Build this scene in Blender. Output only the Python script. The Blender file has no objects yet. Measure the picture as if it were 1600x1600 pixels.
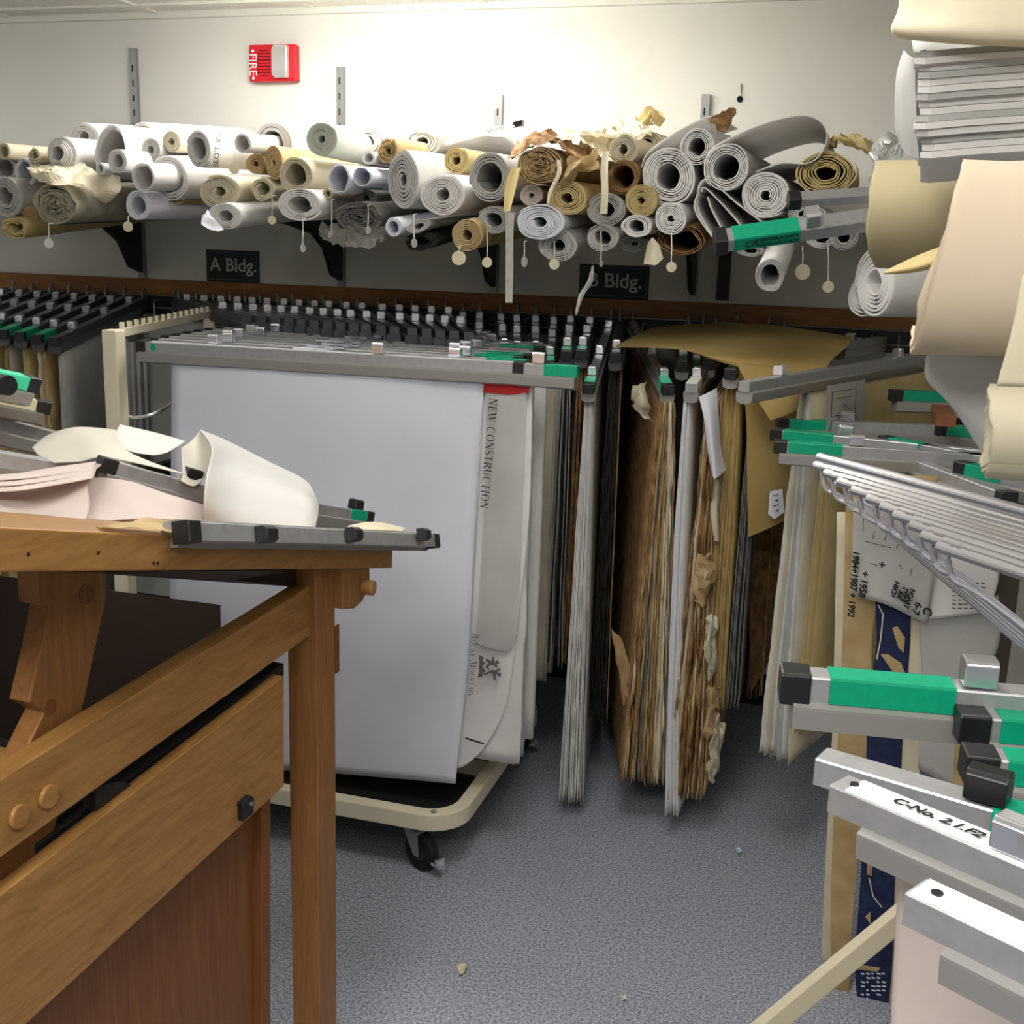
import bpy, math, random
from mathutils import Vector as V, noise
random.seed(7)
SC = bpy.context.scene; COL = SC.collection
# ------------------------------------------------------------------ camera
F = 1770.0; PITCH = math.radians(13.1); ROLL = math.radians(1.81); YAW = math.radians(16.3); H = 1.5; WALL = 3.75; CEIL = 2.272
FW = V((-math.sin(YAW)*math.cos(PITCH), math.cos(YAW)*math.cos(PITCH), -math.sin(PITCH)))
_r = V((math.cos(YAW), math.sin(YAW), 0)); _u = _r.cross(FW)
RT = _r*math.cos(ROLL) + _u*math.sin(ROLL); UP = _u*math.cos(ROLL) - _r*math.sin(ROLL)
CAM = V((0, 0, H)); Z = V((0, 0, 1))
def ray(px, py): return FW + RT*((px-800)/F) + UP*((800-py)/F)
def onY(px, py, y): d = ray(px, py); return CAM + d*(y/d.y)
def onX(px, py, x): d = ray(px, py); return CAM + d*(x/d.x)
def onZ(px, py, z): d = ray(px, py); return CAM + d*((z-H)/d.z)
def onP(px, py, p0, n):
    d = ray(px, py); return CAM + d*((p0-CAM).dot(n)/d.dot(n))
def ppm(p): return F/((p-CAM).dot(FW))          # pixels per metre at a point
cd = bpy.data.cameras.new('camera'); co = bpy.data.objects.new('camera', cd); COL.objects.link(co)
cd.sensor_width = 36; cd.lens = F/1600*36; cd.clip_start = .02
from mathutils import Matrix
m = Matrix((RT, UP, -FW)).transposed().to_4x4(); m.translation = CAM; co.matrix_world = m
SC.camera = co
SC.view_settings.view_transform = 'Standard'; SC.view_settings.look = 'None'; SC.view_settings.gamma = 1
SC.view_settings.use_curve_mapping = False; SC.view_settings.exposure = 0.0
w = bpy.data.worlds.new('world'); SC.world = w; w.use_nodes = True
w.node_tree.nodes['Background'].inputs[0].default_value = (.05, .05, .05, 1)

# ------------------------------------------------------------------ materials
def lin(c): return tuple(((x/255+.055)/1.055)**2.4 if x/255 > .04045 else x/255/12.92 for x in c)
MATS = {}
def M(name, rgb, rough=.7, metal=0, kind=None, scale=20, amt=.06, bump=0, rgb2=None, stretch=(1, 1, 1), emit=0, alpha=1, trans=0, spec=.3):
    if name in MATS: return MATS[name]
    m = bpy.data.materials.new(name); m.use_nodes = True; nt = m.node_tree; n = nt.nodes; L = nt.links
    b = n['Principled BSDF']; b.inputs['Roughness'].default_value = rough; b.inputs['Metallic'].default_value = metal
    b.inputs['Specular IOR Level'].default_value = spec
    c = lin(rgb); b.inputs['Base Color'].default_value = (*c, 1)
    if trans: b.inputs['Transmission Weight'].default_value = trans
    if alpha < 1: b.inputs['Alpha'].default_value = alpha
    if emit:
        b.inputs['Emission Color'].default_value = (*c, 1); b.inputs['Emission Strength'].default_value = emit
    if kind:
        tc = n.new('ShaderNodeTexCoord'); mp = n.new('ShaderNodeMapping'); L.new(tc.outputs['Object'], mp.inputs[0]); mp.inputs['Scale'].default_value = stretch
        t = n.new('ShaderNodeTexNoise'); t.inputs['Scale'].default_value = scale; t.inputs['Detail'].default_value = 5
        L.new(mp.outputs[0], t.inputs['Vector']); fac = t.outputs[0]
        r = n.new('ShaderNodeValToRGB'); e = r.color_ramp.elements; e[0].position = .33; e[1].position = .67
        c2 = lin(rgb2) if rgb2 else tuple(max(0, x*(1-amt*3)) for x in c)
        e[0].color = (*c2, 1); e[1].color = (*c, 1)
        if kind == 'wood':
            t.inputs['Distortion'].default_value = .8; t.inputs['Detail'].default_value = 8; t.inputs['Roughness'].default_value = .65
        L.new(fac, r.inputs[0]); L.new(r.outputs[0], b.inputs['Base Color'])
        if bump:
            bp = n.new('ShaderNodeBump'); bp.inputs['Strength'].default_value = bump; bp.inputs['Distance'].default_value = .004
            L.new(fac, bp.inputs['Height']); L.new(bp.outputs[0], b.inputs['Normal'])
    if name.endswith('_paper') and name not in ('blackened_paper', 'dark_grey_paper', 'brown_aged_paper'):
        tr = n.new('ShaderNodeBsdfTranslucent'); mx = n.new('ShaderNodeMixShader'); mx.inputs[0].default_value = .3; tr.inputs[0].default_value = (*c, 1)
        L.new(b.outputs[0], mx.inputs[1]); L.new(tr.outputs[0], mx.inputs[2]); L.new(mx.outputs[0], n['Material Output'].inputs[0])
    MATS[name] = m; return m
P_WHITE = M('white_paper', (235, 233, 231), .8, kind='n', scale=9, amt=.02, bump=.25)
P_LAV = M('cool_white_paper', (231, 232, 241), .8, kind='n', scale=5, amt=.02, bump=.35)
P_GREY = M('grey_paper', (200, 199, 196), .85, kind='n', scale=14, amt=.05, bump=.2)
P_DGREY = M('dark_grey_paper', (112, 110, 106), .9, kind='n', scale=25, amt=.1, bump=.2)
P_CREAM = M('cream_paper', (226, 217, 192), .85, kind='n', scale=12, amt=.05, bump=.3)
P_TAN = M('tan_paper', (205, 182, 138), .9, kind='n', scale=16, amt=.09, bump=.35, rgb2=(170, 142, 98))
P_YEL = M('yellowed_paper', (214, 194, 140), .9, kind='n', scale=14, amt=.06, bump=.3)
P_BROWN = M('brown_aged_paper', (160, 124, 82), .9, kind='n', scale=30, amt=.15, bump=.3, rgb2=(104, 76, 48))
P_MANILA = M('manila_paper', (196, 172, 112), .85, kind='n', scale=6, amt=.05, bump=.3, rgb2=(178, 152, 94))
P_OLD = M('greyed_old_paper', (186, 180, 160), .9, kind='n', scale=22, amt=.1, bump=.3)
P_CURL = M('soft_white_paper', (216, 215, 212), .8, kind='n', scale=9, amt=.02, bump=.25)
P_WARM = M('warm_white_paper', (230, 225, 214), .8, kind='n', scale=9, amt=.02, bump=.25)
P_DUN = M('dun_paper', (190, 178, 142), .85, kind='n', scale=8, amt=.06, bump=.3)
P_GREEN = M('pale_green_paper', (206, 210, 198), .85, kind='n', scale=20, amt=.04)
P_PINK = M('pinkish_paper', (222, 208, 202), .8, kind='n', scale=7, amt=.03, bump=.3)
P_NAVY = M('navy_blueprint', (32, 44, 82), .8, kind='n', scale=40, amt=.15, rgb2=(20, 28, 56))
P_DARK = M('blackened_paper', (48, 45, 42), .8, kind='n', scale=30, amt=.15)
P_RED = M('red_binding_tape', (190, 36, 44), .6)
ALU = M('brushed_aluminium', (170, 170, 172), .4, .55, kind='n', scale=60, amt=.05, stretch=(1, 1, 1))
ALU2 = M('grey_aluminium_jaw', (152, 150, 147), .42, .45)
CHROME = M('chrome', (232, 232, 240), .2, .92)
ALU_SHADE = M('shaded_aluminium', (86, 87, 90), .4, .5, kind='n', scale=60, amt=.05)  # aluminium darkened to paint in the shade on the wall clamps
STEEL = M('dull_steel', (146, 146, 146), .38, .5)
BLACK = M('black_plastic', (22, 22, 24), .35, spec=.5)
DARKM = M('dark_painted_steel', (40, 40, 42), .45)
GREEN = M('green_label_plastic', (0, 148, 110), .45, kind='n', scale=90, amt=.04)
GREEN2 = M('mint_label_plastic', (70, 210, 165), .45)
YLAB = M('cream_label', (232, 226, 190), .5)
BEIGE = M('beige_enamel', (214, 204, 180), .4, kind='n', scale=8, amt=.03)
OAK = M('oak', (162, 120, 70), .42, kind='wood', scale=9, rgb2=(134, 94, 50), stretch=(9, 1, 9), bump=.1)
OAKV = M('oak_upright', (146, 102, 60), .42, kind='wood', scale=10, rgb2=(124, 82, 46), stretch=(10, 10, .7), bump=.1)
OAKR = M('reddish_oak', (124, 80, 46), .45, kind='wood', scale=10, rgb2=(106, 64, 34), stretch=(10, 10, .7))
WOODD = M('wall_rail_wood', (158, 110, 64), .5, kind='wood', scale=6, rgb2=(124, 80, 42), stretch=(1, 6, 8))
WALLM = M('wall_paint', (228, 227, 221), .85, kind='n', scale=3, amt=.01, bump=.05)
CEILM = M('ceiling_tile', (240, 239, 230), .9, kind='n', scale=70, amt=.05, bump=.3)
CARPET = M('blue_grey_carpet', (176, 180, 191), .95, kind='n', scale=170, amt=.2, bump=.6, rgb2=(100, 104, 116))
FIRE = M('fire_red_plastic', (206, 34, 48), .35)
FIRED = M('dark_red_slot', (70, 4, 10), .6)
LENS = M('clear_strobe_lens', (225, 228, 226), .15, trans=.55)
WHITE = M('white_print', (236, 236, 236), .6)
INK = M('black_ink', (26, 25, 28), .8)
INKG = M('grey_ink', (92, 90, 90), .8)
SIGNM = M('dark_sign_plastic', (44, 46, 50), .5)
SIGNT = M('sign_lettering', (196, 198, 198), .6)
STRING = M('white_string', (220, 216, 206), .8)
TAPE = M('grey_masking_tape', (176, 174, 166), .6, kind='n', scale=40, amt=.08)
RUBBER = M('black_rubber', (26, 26, 28), .7)
FOIL = M('crumpled_clear_film', (206, 208, 206), .2, kind='n', scale=30, amt=.2, trans=.35)
LAMP = M('lamp_diffuser', (255, 252, 246), .6, emit=14)

# ------------------------------------------------------------------ mesh helpers
class MB:
    def __init__(s): s.v = []; s.f = []; s.m = []
    def add(s, vs, fs, mi=0):
        b = len(s.v); s.v += [V(p) for p in vs]; s.f += [tuple(b+i for i in f) for f in fs]; s.m += [mi]*len(fs)
    def box(s, o, a, b, c, mi=0):
        o, a, b, c = V(o), V(a), V(b), V(c)
        p = [o, o+a, o+a+b, o+b, o+c, o+a+c, o+a+b+c, o+b+c]
        s.add(p, [(0, 3, 2, 1), (4, 5, 6, 7), (0, 1, 5, 4), (1, 2, 6, 5), (2, 3, 7, 6), (3, 0, 4, 7)], mi)
    def prism(s, pts, ext, mi=0):
        pts = [V(p) for p in pts]; n = len(pts); ext = V(ext)
        s.add(pts + [p+ext for p in pts], [tuple(range(n)), tuple(range(2*n-1, n-1, -1))] + [(i, i+n, (i+1) % n+n, (i+1) % n) for i in range(n)], mi)
    def sweep(s, A, d, side, up, prof, t0, t1, mi=0):
        r0 = [A+d*t0+side*a+up*b for a, b in prof]; s.prism(r0, d*(t1-t0), mi)
    def tube(s, pts, r, k=8, mi=0):
        pts = [V(p) for p in pts]; rings = []
        for i, p in enumerate(pts):
            t = (pts[min(i+1, len(pts)-1)]-pts[max(i-1, 0)]).normalized()
            a = t.cross(Z) if abs(t.z) < .95 else t.cross(V((1, 0, 0))); a.normalize(); b = t.cross(a)
            rr = r[i] if isinstance(r, (list, tuple)) else r
            rings.append([p+a*math.cos(2*math.pi*j/k)*rr+b*math.sin(2*math.pi*j/k)*rr for j in range(k)])
        n = len(pts); fs = [tuple(range(k-1, -1, -1)), tuple((n-1)*k+j for j in range(k))]
        for i in range(n-1):
            fs += [(i*k+j, i*k+(j+1) % k, (i+1)*k+(j+1) % k, (i+1)*k+j) for j in range(k)]
        s.add([p for q in rings for p in q], fs, mi)
    def disc(s, c, n, r, h, k=20, mi=0, ry=None, up=None):
        n = V(n).normalized(); up = V(up) if up else (Z if abs(n.z) < .9 else V((0, 1, 0)))
        a = up.cross(n).normalized(); b = n.cross(a)
        s.prism([V(c)+a*math.cos(2*math.pi*j/k)*r+b*math.sin(2*math.pi*j/k)*(ry or r) for j in range(k)], n*h, mi)
    def grid(s, rows, mi=0):
        nu = len(rows[0]); b = [p for r in rows for p in r]
        s.add(b, [(i*nu+j, i*nu+j+1, (i+1)*nu+j+1, (i+1)*nu+j) for i in range(len(rows)-1) for j in range(nu-1)], mi)
def crom(pts, k):
    out = []; n = len(pts)
    for i in range(n-1):
        p0, p1, p2, p3 = pts[max(i-1, 0)], pts[i], pts[i+1], pts[min(i+2, n-1)]
        for j in range(k):
            t = j/k; out.append(.5*((2*p1)+(p2-p0)*t+(2*p0-5*p1+4*p2-p3)*t*t+(3*p1-p0-3*p2+p3)*t**3))
    out.append(pts[-1].copy()); return out
def loft(mb, rows, k=5, mi=0, rag=0, kr=None):
    rows = [crom([onY(*q) if isinstance(q, tuple) else q for q in r], k) for r in rows]
    if len(rows) > 1:
        cols = [crom([r[j] for r in rows], kr or k) for j in range(len(rows[0]))]
        rows = [[c[i] for c in cols] for i in range(len(cols[0]))]
    mb.grid(rows, mi)
ALLTOP = []
def empty(name, loc, label, cat, group=None):
    o = bpy.data.objects.new(name, None); COL.objects.link(o); o.location = V(loc); o.empty_display_size = .05
    o['label'] = label; o['category'] = cat
    if group: o['group'] = group
    ALLTOP.append(o); return o
def build(mb, name, mats, parent=None, smooth=False, label=None, top=None, kind=None, solid=0, bevel=0, base=None):
    me = bpy.data.meshes.new(name); org = V((0, 0, 0))
    if parent:
        p = parent
        while p: org = org+p.location; p = p.parent
    loc = V((0, 0, 0))
    if base is not None: loc = V(base)-org; org = V(base)
    me.from_pydata([tuple(p-org) for p in mb.v], [], mb.f); me.update()
    for mt in (mats if isinstance(mats, (list, tuple)) else [mats]): me.materials.append(mt)
    me.polygons.foreach_set('material_index', mb.m)
    if smooth: me.polygons.foreach_set('use_smooth', [True]*len(me.polygons))
    o = bpy.data.objects.new(name, me); COL.objects.link(o); o.location = loc
    if parent: o.parent = parent
    if label: o['label'] = label
    if top:
        o['category'] = top[0]
        if len(top) > 1: o['group'] = top[1]
        ALLTOP.append(o)
    if kind: o['kind'] = kind
    if bevel:
        b = o.modifiers.new('bevel', 'BEVEL'); b.width = bevel; b.segments = 2; b.limit_method = 'ANGLE'
    if solid:
        q = o.modifiers.new('solidify', 'SOLIDIFY'); q.thickness = solid
    return o
def centre(mb):
    c = V((0, 0, 0))
    for p in mb.v: c += p
    return c/len(mb.v)
def text(body, size, O, e1, e2, mat, parent, name='lettering', align='LEFT', ext=.0004, shear=0, bold=0):
    cu = bpy.data.curves.new('txt', 'FONT'); cu.body = body; cu.size = size; cu.align_x = align; cu.align_y = 'CENTER'; cu.shear = shear; cu.offset = bold; cu.resolution_u = 3
    ob = bpy.data.objects.new('txt', cu); me = bpy.data.meshes.new_from_object(ob)
    n = e1.cross(e2).normalized(); mb = MB()
    mb.add([O+e1*p.co.x+e2*p.co.y+n*ext for p in me.vertices], [tuple(q.vertices) for q in me.polygons])
    bpy.data.objects.remove(ob); bpy.data.curves.remove(cu); bpy.data.meshes.remove(me)
    return build(mb, name, mat, parent)
ORD = ['first', 'second', 'third', 'fourth', 'fifth', 'sixth', 'seventh', 'eighth', 'ninth', 'tenth', 'eleventh', 'twelfth', 'thirteenth', 'fourteenth', 'fifteenth', 'sixteenth', 'seventeenth', 'eighteenth', 'nineteenth', 'twentieth']
LS = (21, 3, 6, 26, 14, 7, 1.2)
# cream paper with one brown stain
P_STAIN = M('stained_cream_paper', (224, 208, 184), .85, kind='n', scale=9, amt=.02, bump=.15)
def _stain():
    nt = P_STAIN.node_tree; n = nt.nodes; L = nt.links; b = n['Principled BSDF']; src = b.inputs['Base Color'].links[0].from_socket
    g = n.new('ShaderNodeNewGeometry'); d = n.new('ShaderNodeVectorMath'); d.operation = 'DISTANCE'; L.new(g.outputs['Position'], d.inputs[0])
    p = onY(1565, 315, .90); d.inputs[1].default_value = p
    t = n.new('ShaderNodeTexNoise'); t.inputs['Scale'].default_value = 30; L.new(g.outputs['Position'], t.inputs['Vector'])
    a = n.new('ShaderNodeMath'); a.operation = 'MULTIPLY_ADD'; L.new(t.outputs[0], a.inputs[0]); a.inputs[1].default_value = .05; L.new(d.outputs['Value'], a.inputs[2])
    r = n.new('ShaderNodeMapRange'); r.inputs[1].default_value = .035; r.inputs[2].default_value = .06; r.inputs[3].default_value = .7; r.inputs[4].default_value = 0; L.new(a.outputs[0], r.inputs[0])
    m = n.new('ShaderNodeMix'); m.data_type = 'RGBA'; L.new(r.outputs[0], m.inputs[0]); L.new(src, m.inputs[6]); m.inputs[7].default_value = (*lin((150, 120, 84)), 1); L.new(m.outputs[2], b.inputs['Base Color'])
_stain()
# ------------------------------------------------------------------ the room
XL, XR, YB = -4.6, 1.9, -2.6
def slab(name, o, a, b, c, mat):
    mb = MB(); mb.box(o, a, b, c); return build(mb, name, mat, kind='structure')
slab('floor', (XL, YB, -.05), (XR-XL, 0, 0), (0, WALL-YB, 0), (0, 0, .05), CARPET)
slab('ceiling', (XL, YB, CEIL), (XR-XL, 0, 0), (0, WALL-YB, 0), (0, 0, .05), CEILM)
slab('wall_back', (XL, WALL, -.05), (XR-XL, 0, 0), (0, .1, 0), (0, 0, CEIL+.1), WALLM)
slab('wall_left', (XL-.1, YB, -.05), (.1, 0, 0), (0, WALL-YB, 0), (0, 0, CEIL+.1), WALLM)
slab('wall_right', (XR, YB, -.05), (.1, 0, 0), (0, WALL-YB, 0), (0, 0, CEIL+.1), WALLM)
slab('wall_front', (XL, YB-.1, -.05), (XR-XL, 0, 0), (0, .1, 0), (0, 0, CEIL+.1), WALLM)
TB = M('ceiling_grid_white', (226, 226, 218), .5)
for i, y in enumerate((3.60, 3.0, 2.4, 1.8, 1.2, .6, 0, -.6, -1.2)):
    slab('trim_%d' % (i+1), (XL, y, CEIL-.008), (XR-XL, 0, 0), (0, .024, 0), (0, 0, .01), TB)
for i in range(10):
    slab('trim_%d' % (i+11), (-4.3+i*.61, YB, CEIL-.006), (.024, 0, 0), (0, WALL-YB, 0), (0, 0, .008), TB)
mb = MB(); mb.box((XL, WALL-.02, CEIL-.022), (XR-XL, 0, 0), (0, .02, 0), (0, 0, .022)); build(mb, 'trim_21', TB, kind='structure')
# ceiling lights: flush panels
def lamp(x0, x1, y0, y1, s, label, drop=.016):
    c = V(((x0+x1)/2, (y0+y1)/2, CEIL-.03)); t = empty('ceiling_light', c, label, 'light', 'flat ceiling light panels')
    mb = MB()
    for o, a, b in (((x0-.03, y0-.03), (x1-x0+.06, 0), (0, .03)), ((x0-.03, y1), (x1-x0+.06, 0), (0, .03)), ((x0-.03, y0), (.03, 0), (0, y1-y0)), ((x1, y0), (.03, 0), (0, y1-y0))):
        mb.box((*o, CEIL-.03), (*a, 0), (*b, 0), (0, 0, .03))
    build(mb, 'frame', TB, t)
    mb = MB(); mb.box((x0, y0, CEIL-drop), (x1-x0, 0, 0), (0, y1-y0, 0), (0, 0, drop-.004))
    mt = LAMP.copy(); mt.name = 'lamp_diffuser_panel'; mt.node_tree.nodes['Principled BSDF'].inputs['Emission Strength'].default_value = s
    build(mb, 'diffuser', mt, t)
lamp(-1.95, -.75, 2.78, 3.08, LS[0], 'bright ceiling light panel closest to the back wall above the paper rolls', .085)
lamp(-4.2, -3.2, 2.55, 2.85, LS[5], 'ceiling light panel near the back wall at the far left', .085)  # unseen lamp added to brighten the left end of the wall
lamp(.35, 1.25, 2.6, 2.9, LS[6], 'ceiling light panel near the back wall at the far right', .085)  # unseen lamp added to brighten the right wall and the rolls there
lamp(-2.2, -1.6, .3, 1.5, LS[1], 'ceiling light panel above the oak table')
lamp(-.65, -.05, 1.2, 1.8, LS[4], 'ceiling light panel above the open carpet')  # unseen lamp added to light the roll fronts and the floor
lamp(.2, .8, -.6, .6, LS[2], 'ceiling light panel above the right hand racks')
lamp(-.95, -.15, -.7, 0, LS[3], 'ceiling light panel overhead just behind the viewer')
BB = M('black_vinyl', (24, 24, 26), .6)
slab('added_baseboard_back', (XL, WALL-.012, 0), (XR-XL, 0, 0), (0, .011, 0), (0, 0, .11), BB)  # black baseboard added to darken the shaded foot of the wall
slab('baseboard_left', (XL, YB, 0), (.012, 0, 0), (0, WALL-YB-.02, 0), (0, 0, .11), BB)
# slotted standards
SLOT = M('slot_black', (14, 14, 14), .8)
def standard(px, ytop, ybot, label):
    a = onY(px, ytop, WALL-.018); zb = onY(px, ybot, WALL-.018).z
    t = empty('shelf_standard', (a.x, WALL-.009, zb), label, 'shelf standard', 'slotted shelf standards on the wall')
    mb = MB(); w = .013
    mb.box((a.x-w, WALL-.018, zb), (2*w, 0, 0), (0, .017, 0), (0, 0, a.z-zb)); build(mb, 'channel', STEEL, t)
    mb = MB(); z = zb+.03; k = 0
    while z < a.z-.04:
        mb.box((a.x-.004, WALL-.0188, z), (.005, 0, 0), (0, .001, 0), (0, 0, .022)); z += .05
    build(mb, 'slots', SLOT, t); return a.x
ST = [standard(206, 75, 436, 'slotted steel shelf standard left of the red fire alarm'), standard(531, 104, 450, 'slotted steel shelf standard right of the red fire alarm'),
      standard(779, 148, 462, 'slotted steel shelf standard between the two building signs'), standard(1103, 147, 476, 'slotted steel shelf standard near the dark wall hole')]
mb = MB(); a = onY(1140, 300, WALL-.012); zb = onY(1140, 470, WALL-.012).z
mb.box((a.x-.02, WALL-.012, zb), (.04, 0, 0), (0, .011, 0), (0, 0, .28)); mb.disc((a.x, WALL-.012, zb+.02), (0, -1, 0), .008, .003, 12)
build(mb, 'wall_strip', DARKM, top=('wall strip',), label='dark flat metal strip on the wall below the green ended clamp', base=(a.x, WALL-.006, zb))
# shelf with brackets
SZ = 1.60
sh = empty('roll_shelf', (-1.5, 3.55, SZ), 'long wall shelf carrying the pile of paper rolls', 'shelf')
mb = MB(); mb.box((-4.4, 3.30, SZ), (5.0, 0, 0), (0, .43, 0), (0, 0, .02)); build(mb, 'board', M('shelf_board', (120, 112, 100), .6), sh)
for x in ST:
    mb = MB()
    pr = [(WALL-.02, SZ), (3.12, SZ), (3.12, SZ-.035), (3.35, SZ-.05), (3.52, SZ-.075), (3.60, SZ-.12), (3.66, SZ-.21), (WALL-.02, SZ-.23)]
    mb.prism([(x-.008, y, z) for y, z in pr], (.016, 0, 0)); build(mb, 'bracket', DARKM, sh)
# hole with wire
mb = MB(); p = onY(1156, 155, WALL-.001); mb.disc(p, (0, -1, 0), .0095, .002, 14); mb.tube([p, p+V((.004, -.004, .02)), p+V((.002, -.002, .045))], .0012, 5)
build(mb, 'cable_hole', SLOT, top=('hole',), label='small round dark hole with a stub of wire on the wall', base=p)
# wood rail and hook rail
zt = .5*(onY(0, 425, WALL-.02).z+onY(1180, 477, WALL-.02).z); zb = .5*(onY(0, 448, WALL-.02).z+onY(1180, 506, WALL-.02).z)
mb = MB(); mb.box((XL+.05, WALL-.022, zb), (XR-XL-.1, 0, 0), (0, .02, 0), (0, 0, zt-zb))
build(mb, 'wall_rail', WOODD, top=('rail',), label='long dark stained wooden rail along the back wall under the signs', base=(-1.5, WALL-.01, zb), bevel=.002)
hr = empty('hook_rail', (-1.5, WALL-.02, zb-.03), 'dark metal hook rail along the wall below the wooden rail', 'hook rail')
mb = MB(); mb.box((XL+.1, WALL-.012, zb-.045), (XR-XL-.2, 0, 0), (0, .011, 0), (0, 0, .04)); mb.box((XL+.1, WALL-.03, zb-.07), (XR-XL-.2, 0, 0), (0, .029, 0), (0, 0, .02)); build(mb, 'strip', DARKM, hr)
HX = [-3.6+.0795*i for i in range(56)]
for x in HX:
    mb = MB(); mb.tube([(x, WALL-.012, zb-.02), (x, WALL-.045, zb-.02), (x, WALL-.05, zb-.03), (x, WALL-.05, zb-.075), (x+.012, WALL-.055, zb-.085)], .0032, 6); build(mb, 'hook', STEEL, hr)
# signs
def sign(x0, x1, y0, y1, txt, label):
    a = onY((x0+x1)/2, (y0+y1)/2, WALL-.01); s = ppm(a); wd = (x1-x0)/s*1.04; hg = (y1-y0)/s*.93
    t = empty('building_sign', a, label, 'sign', 'building signs on the wall')
    mb = MB(); mb.box((a.x-wd/2, WALL-.008, a.z-hg/2), (wd, 0, 0), (0, .007, 0), (0, 0, hg)); build(mb, 'plate', SIGNM, t, bevel=.003)
    mb = MB(); e = .007
    for o, p, q in (((-wd/2+e, -hg/2+e), (wd-2*e, 0), (0, .0025)), ((-wd/2+e, hg/2-e-.0025), (wd-2*e, 0), (0, .0025)), ((-wd/2+e, -hg/2+e), (.0025, 0), (0, hg-2*e)), ((wd/2-e-.0025, -hg/2+e), (.0025, 0), (0, hg-2*e))):
        mb.box((a.x+o[0], WALL-.0085, a.z+o[1]), (p[0], 0, p[1]), (0, .001, 0), (q[0], 0, q[1]))
    build(mb, 'border', M('sign_border', (96, 100, 104), .6), t)
    text(txt, .066, V((a.x+.004, WALL-.0082, a.z+.002)), V((1, 0, 0)), Z, SIGNT, t, align='CENTER', bold=.0009)
sign(318, 407, 390, 442, 'A Bldg.', 'dark wall sign lettered A Bldg.'); sign(905, 1012, 413, 468, 'B Bldg.', 'dark wall sign lettered B Bldg.')
# fire alarm
a = onY(426, 98.5, WALL-.03); s = ppm(a); wd, hg = 78/s*1.03, 56/s*.97
fa = empty('fire_alarm', (a.x, WALL-.02, a.z-hg/2), 'red fire alarm horn with clear strobe on the upper wall', 'fire alarm')
x0, z0, yf = a.x-wd/2, a.z-hg/2, WALL-.035
mb = MB(); mb.box((x0, yf, z0), (wd, 0, 0), (0, .034, 0), (0, 0, hg)); build(mb, 'housing', FIRE, fa, bevel=.004)
for i in range(9):
    k = .62 if i in (0, 8) else 1; mb = MB(); c = x0+wd*.325; hw = wd*.15*k
    mb.box((c-hw, yf-.0008, z0+hg*(.14+.085*i)), (2*hw, 0, 0), (0, .002, 0), (0, 0, hg*.028)); build(mb, 'horn_slot', FIRED, fa)
mb = MB(); lx0, lx1 = x0+wd*.545, x0+wd*.88
mb.prism([(lx0, yf, z0+hg*.18), (lx0+wd*.05, yf, z0+hg*.08), (lx1, yf, z0+hg*.08), (lx1, yf, z0+hg*.95), (lx0+wd*.05, yf, z0+hg*.97), (lx0, yf, z0+hg*.84)], (0, -.022, 0)); build(mb, 'strobe_lens', LENS, fa, bevel=.004)
mb = MB(); mb.box((lx0+.012, yf-.008, z0+hg*.25), (lx1-lx0-.02, 0, 0), (0, .006, 0), (0, 0, hg*.5)); mb.disc((lx0+.03, yf-.008, z0+hg*.35), (0, -1, 0), .012, .008, 12); build(mb, 'reflector', CHROME, fa)
text('\u2022FIRE\u2022', hg*.34, V((x0+wd*.085, yf-.0009, z0+hg*.89)), V((0, 0, -1)), V((1, 0, 0)), WHITE, fa)
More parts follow.
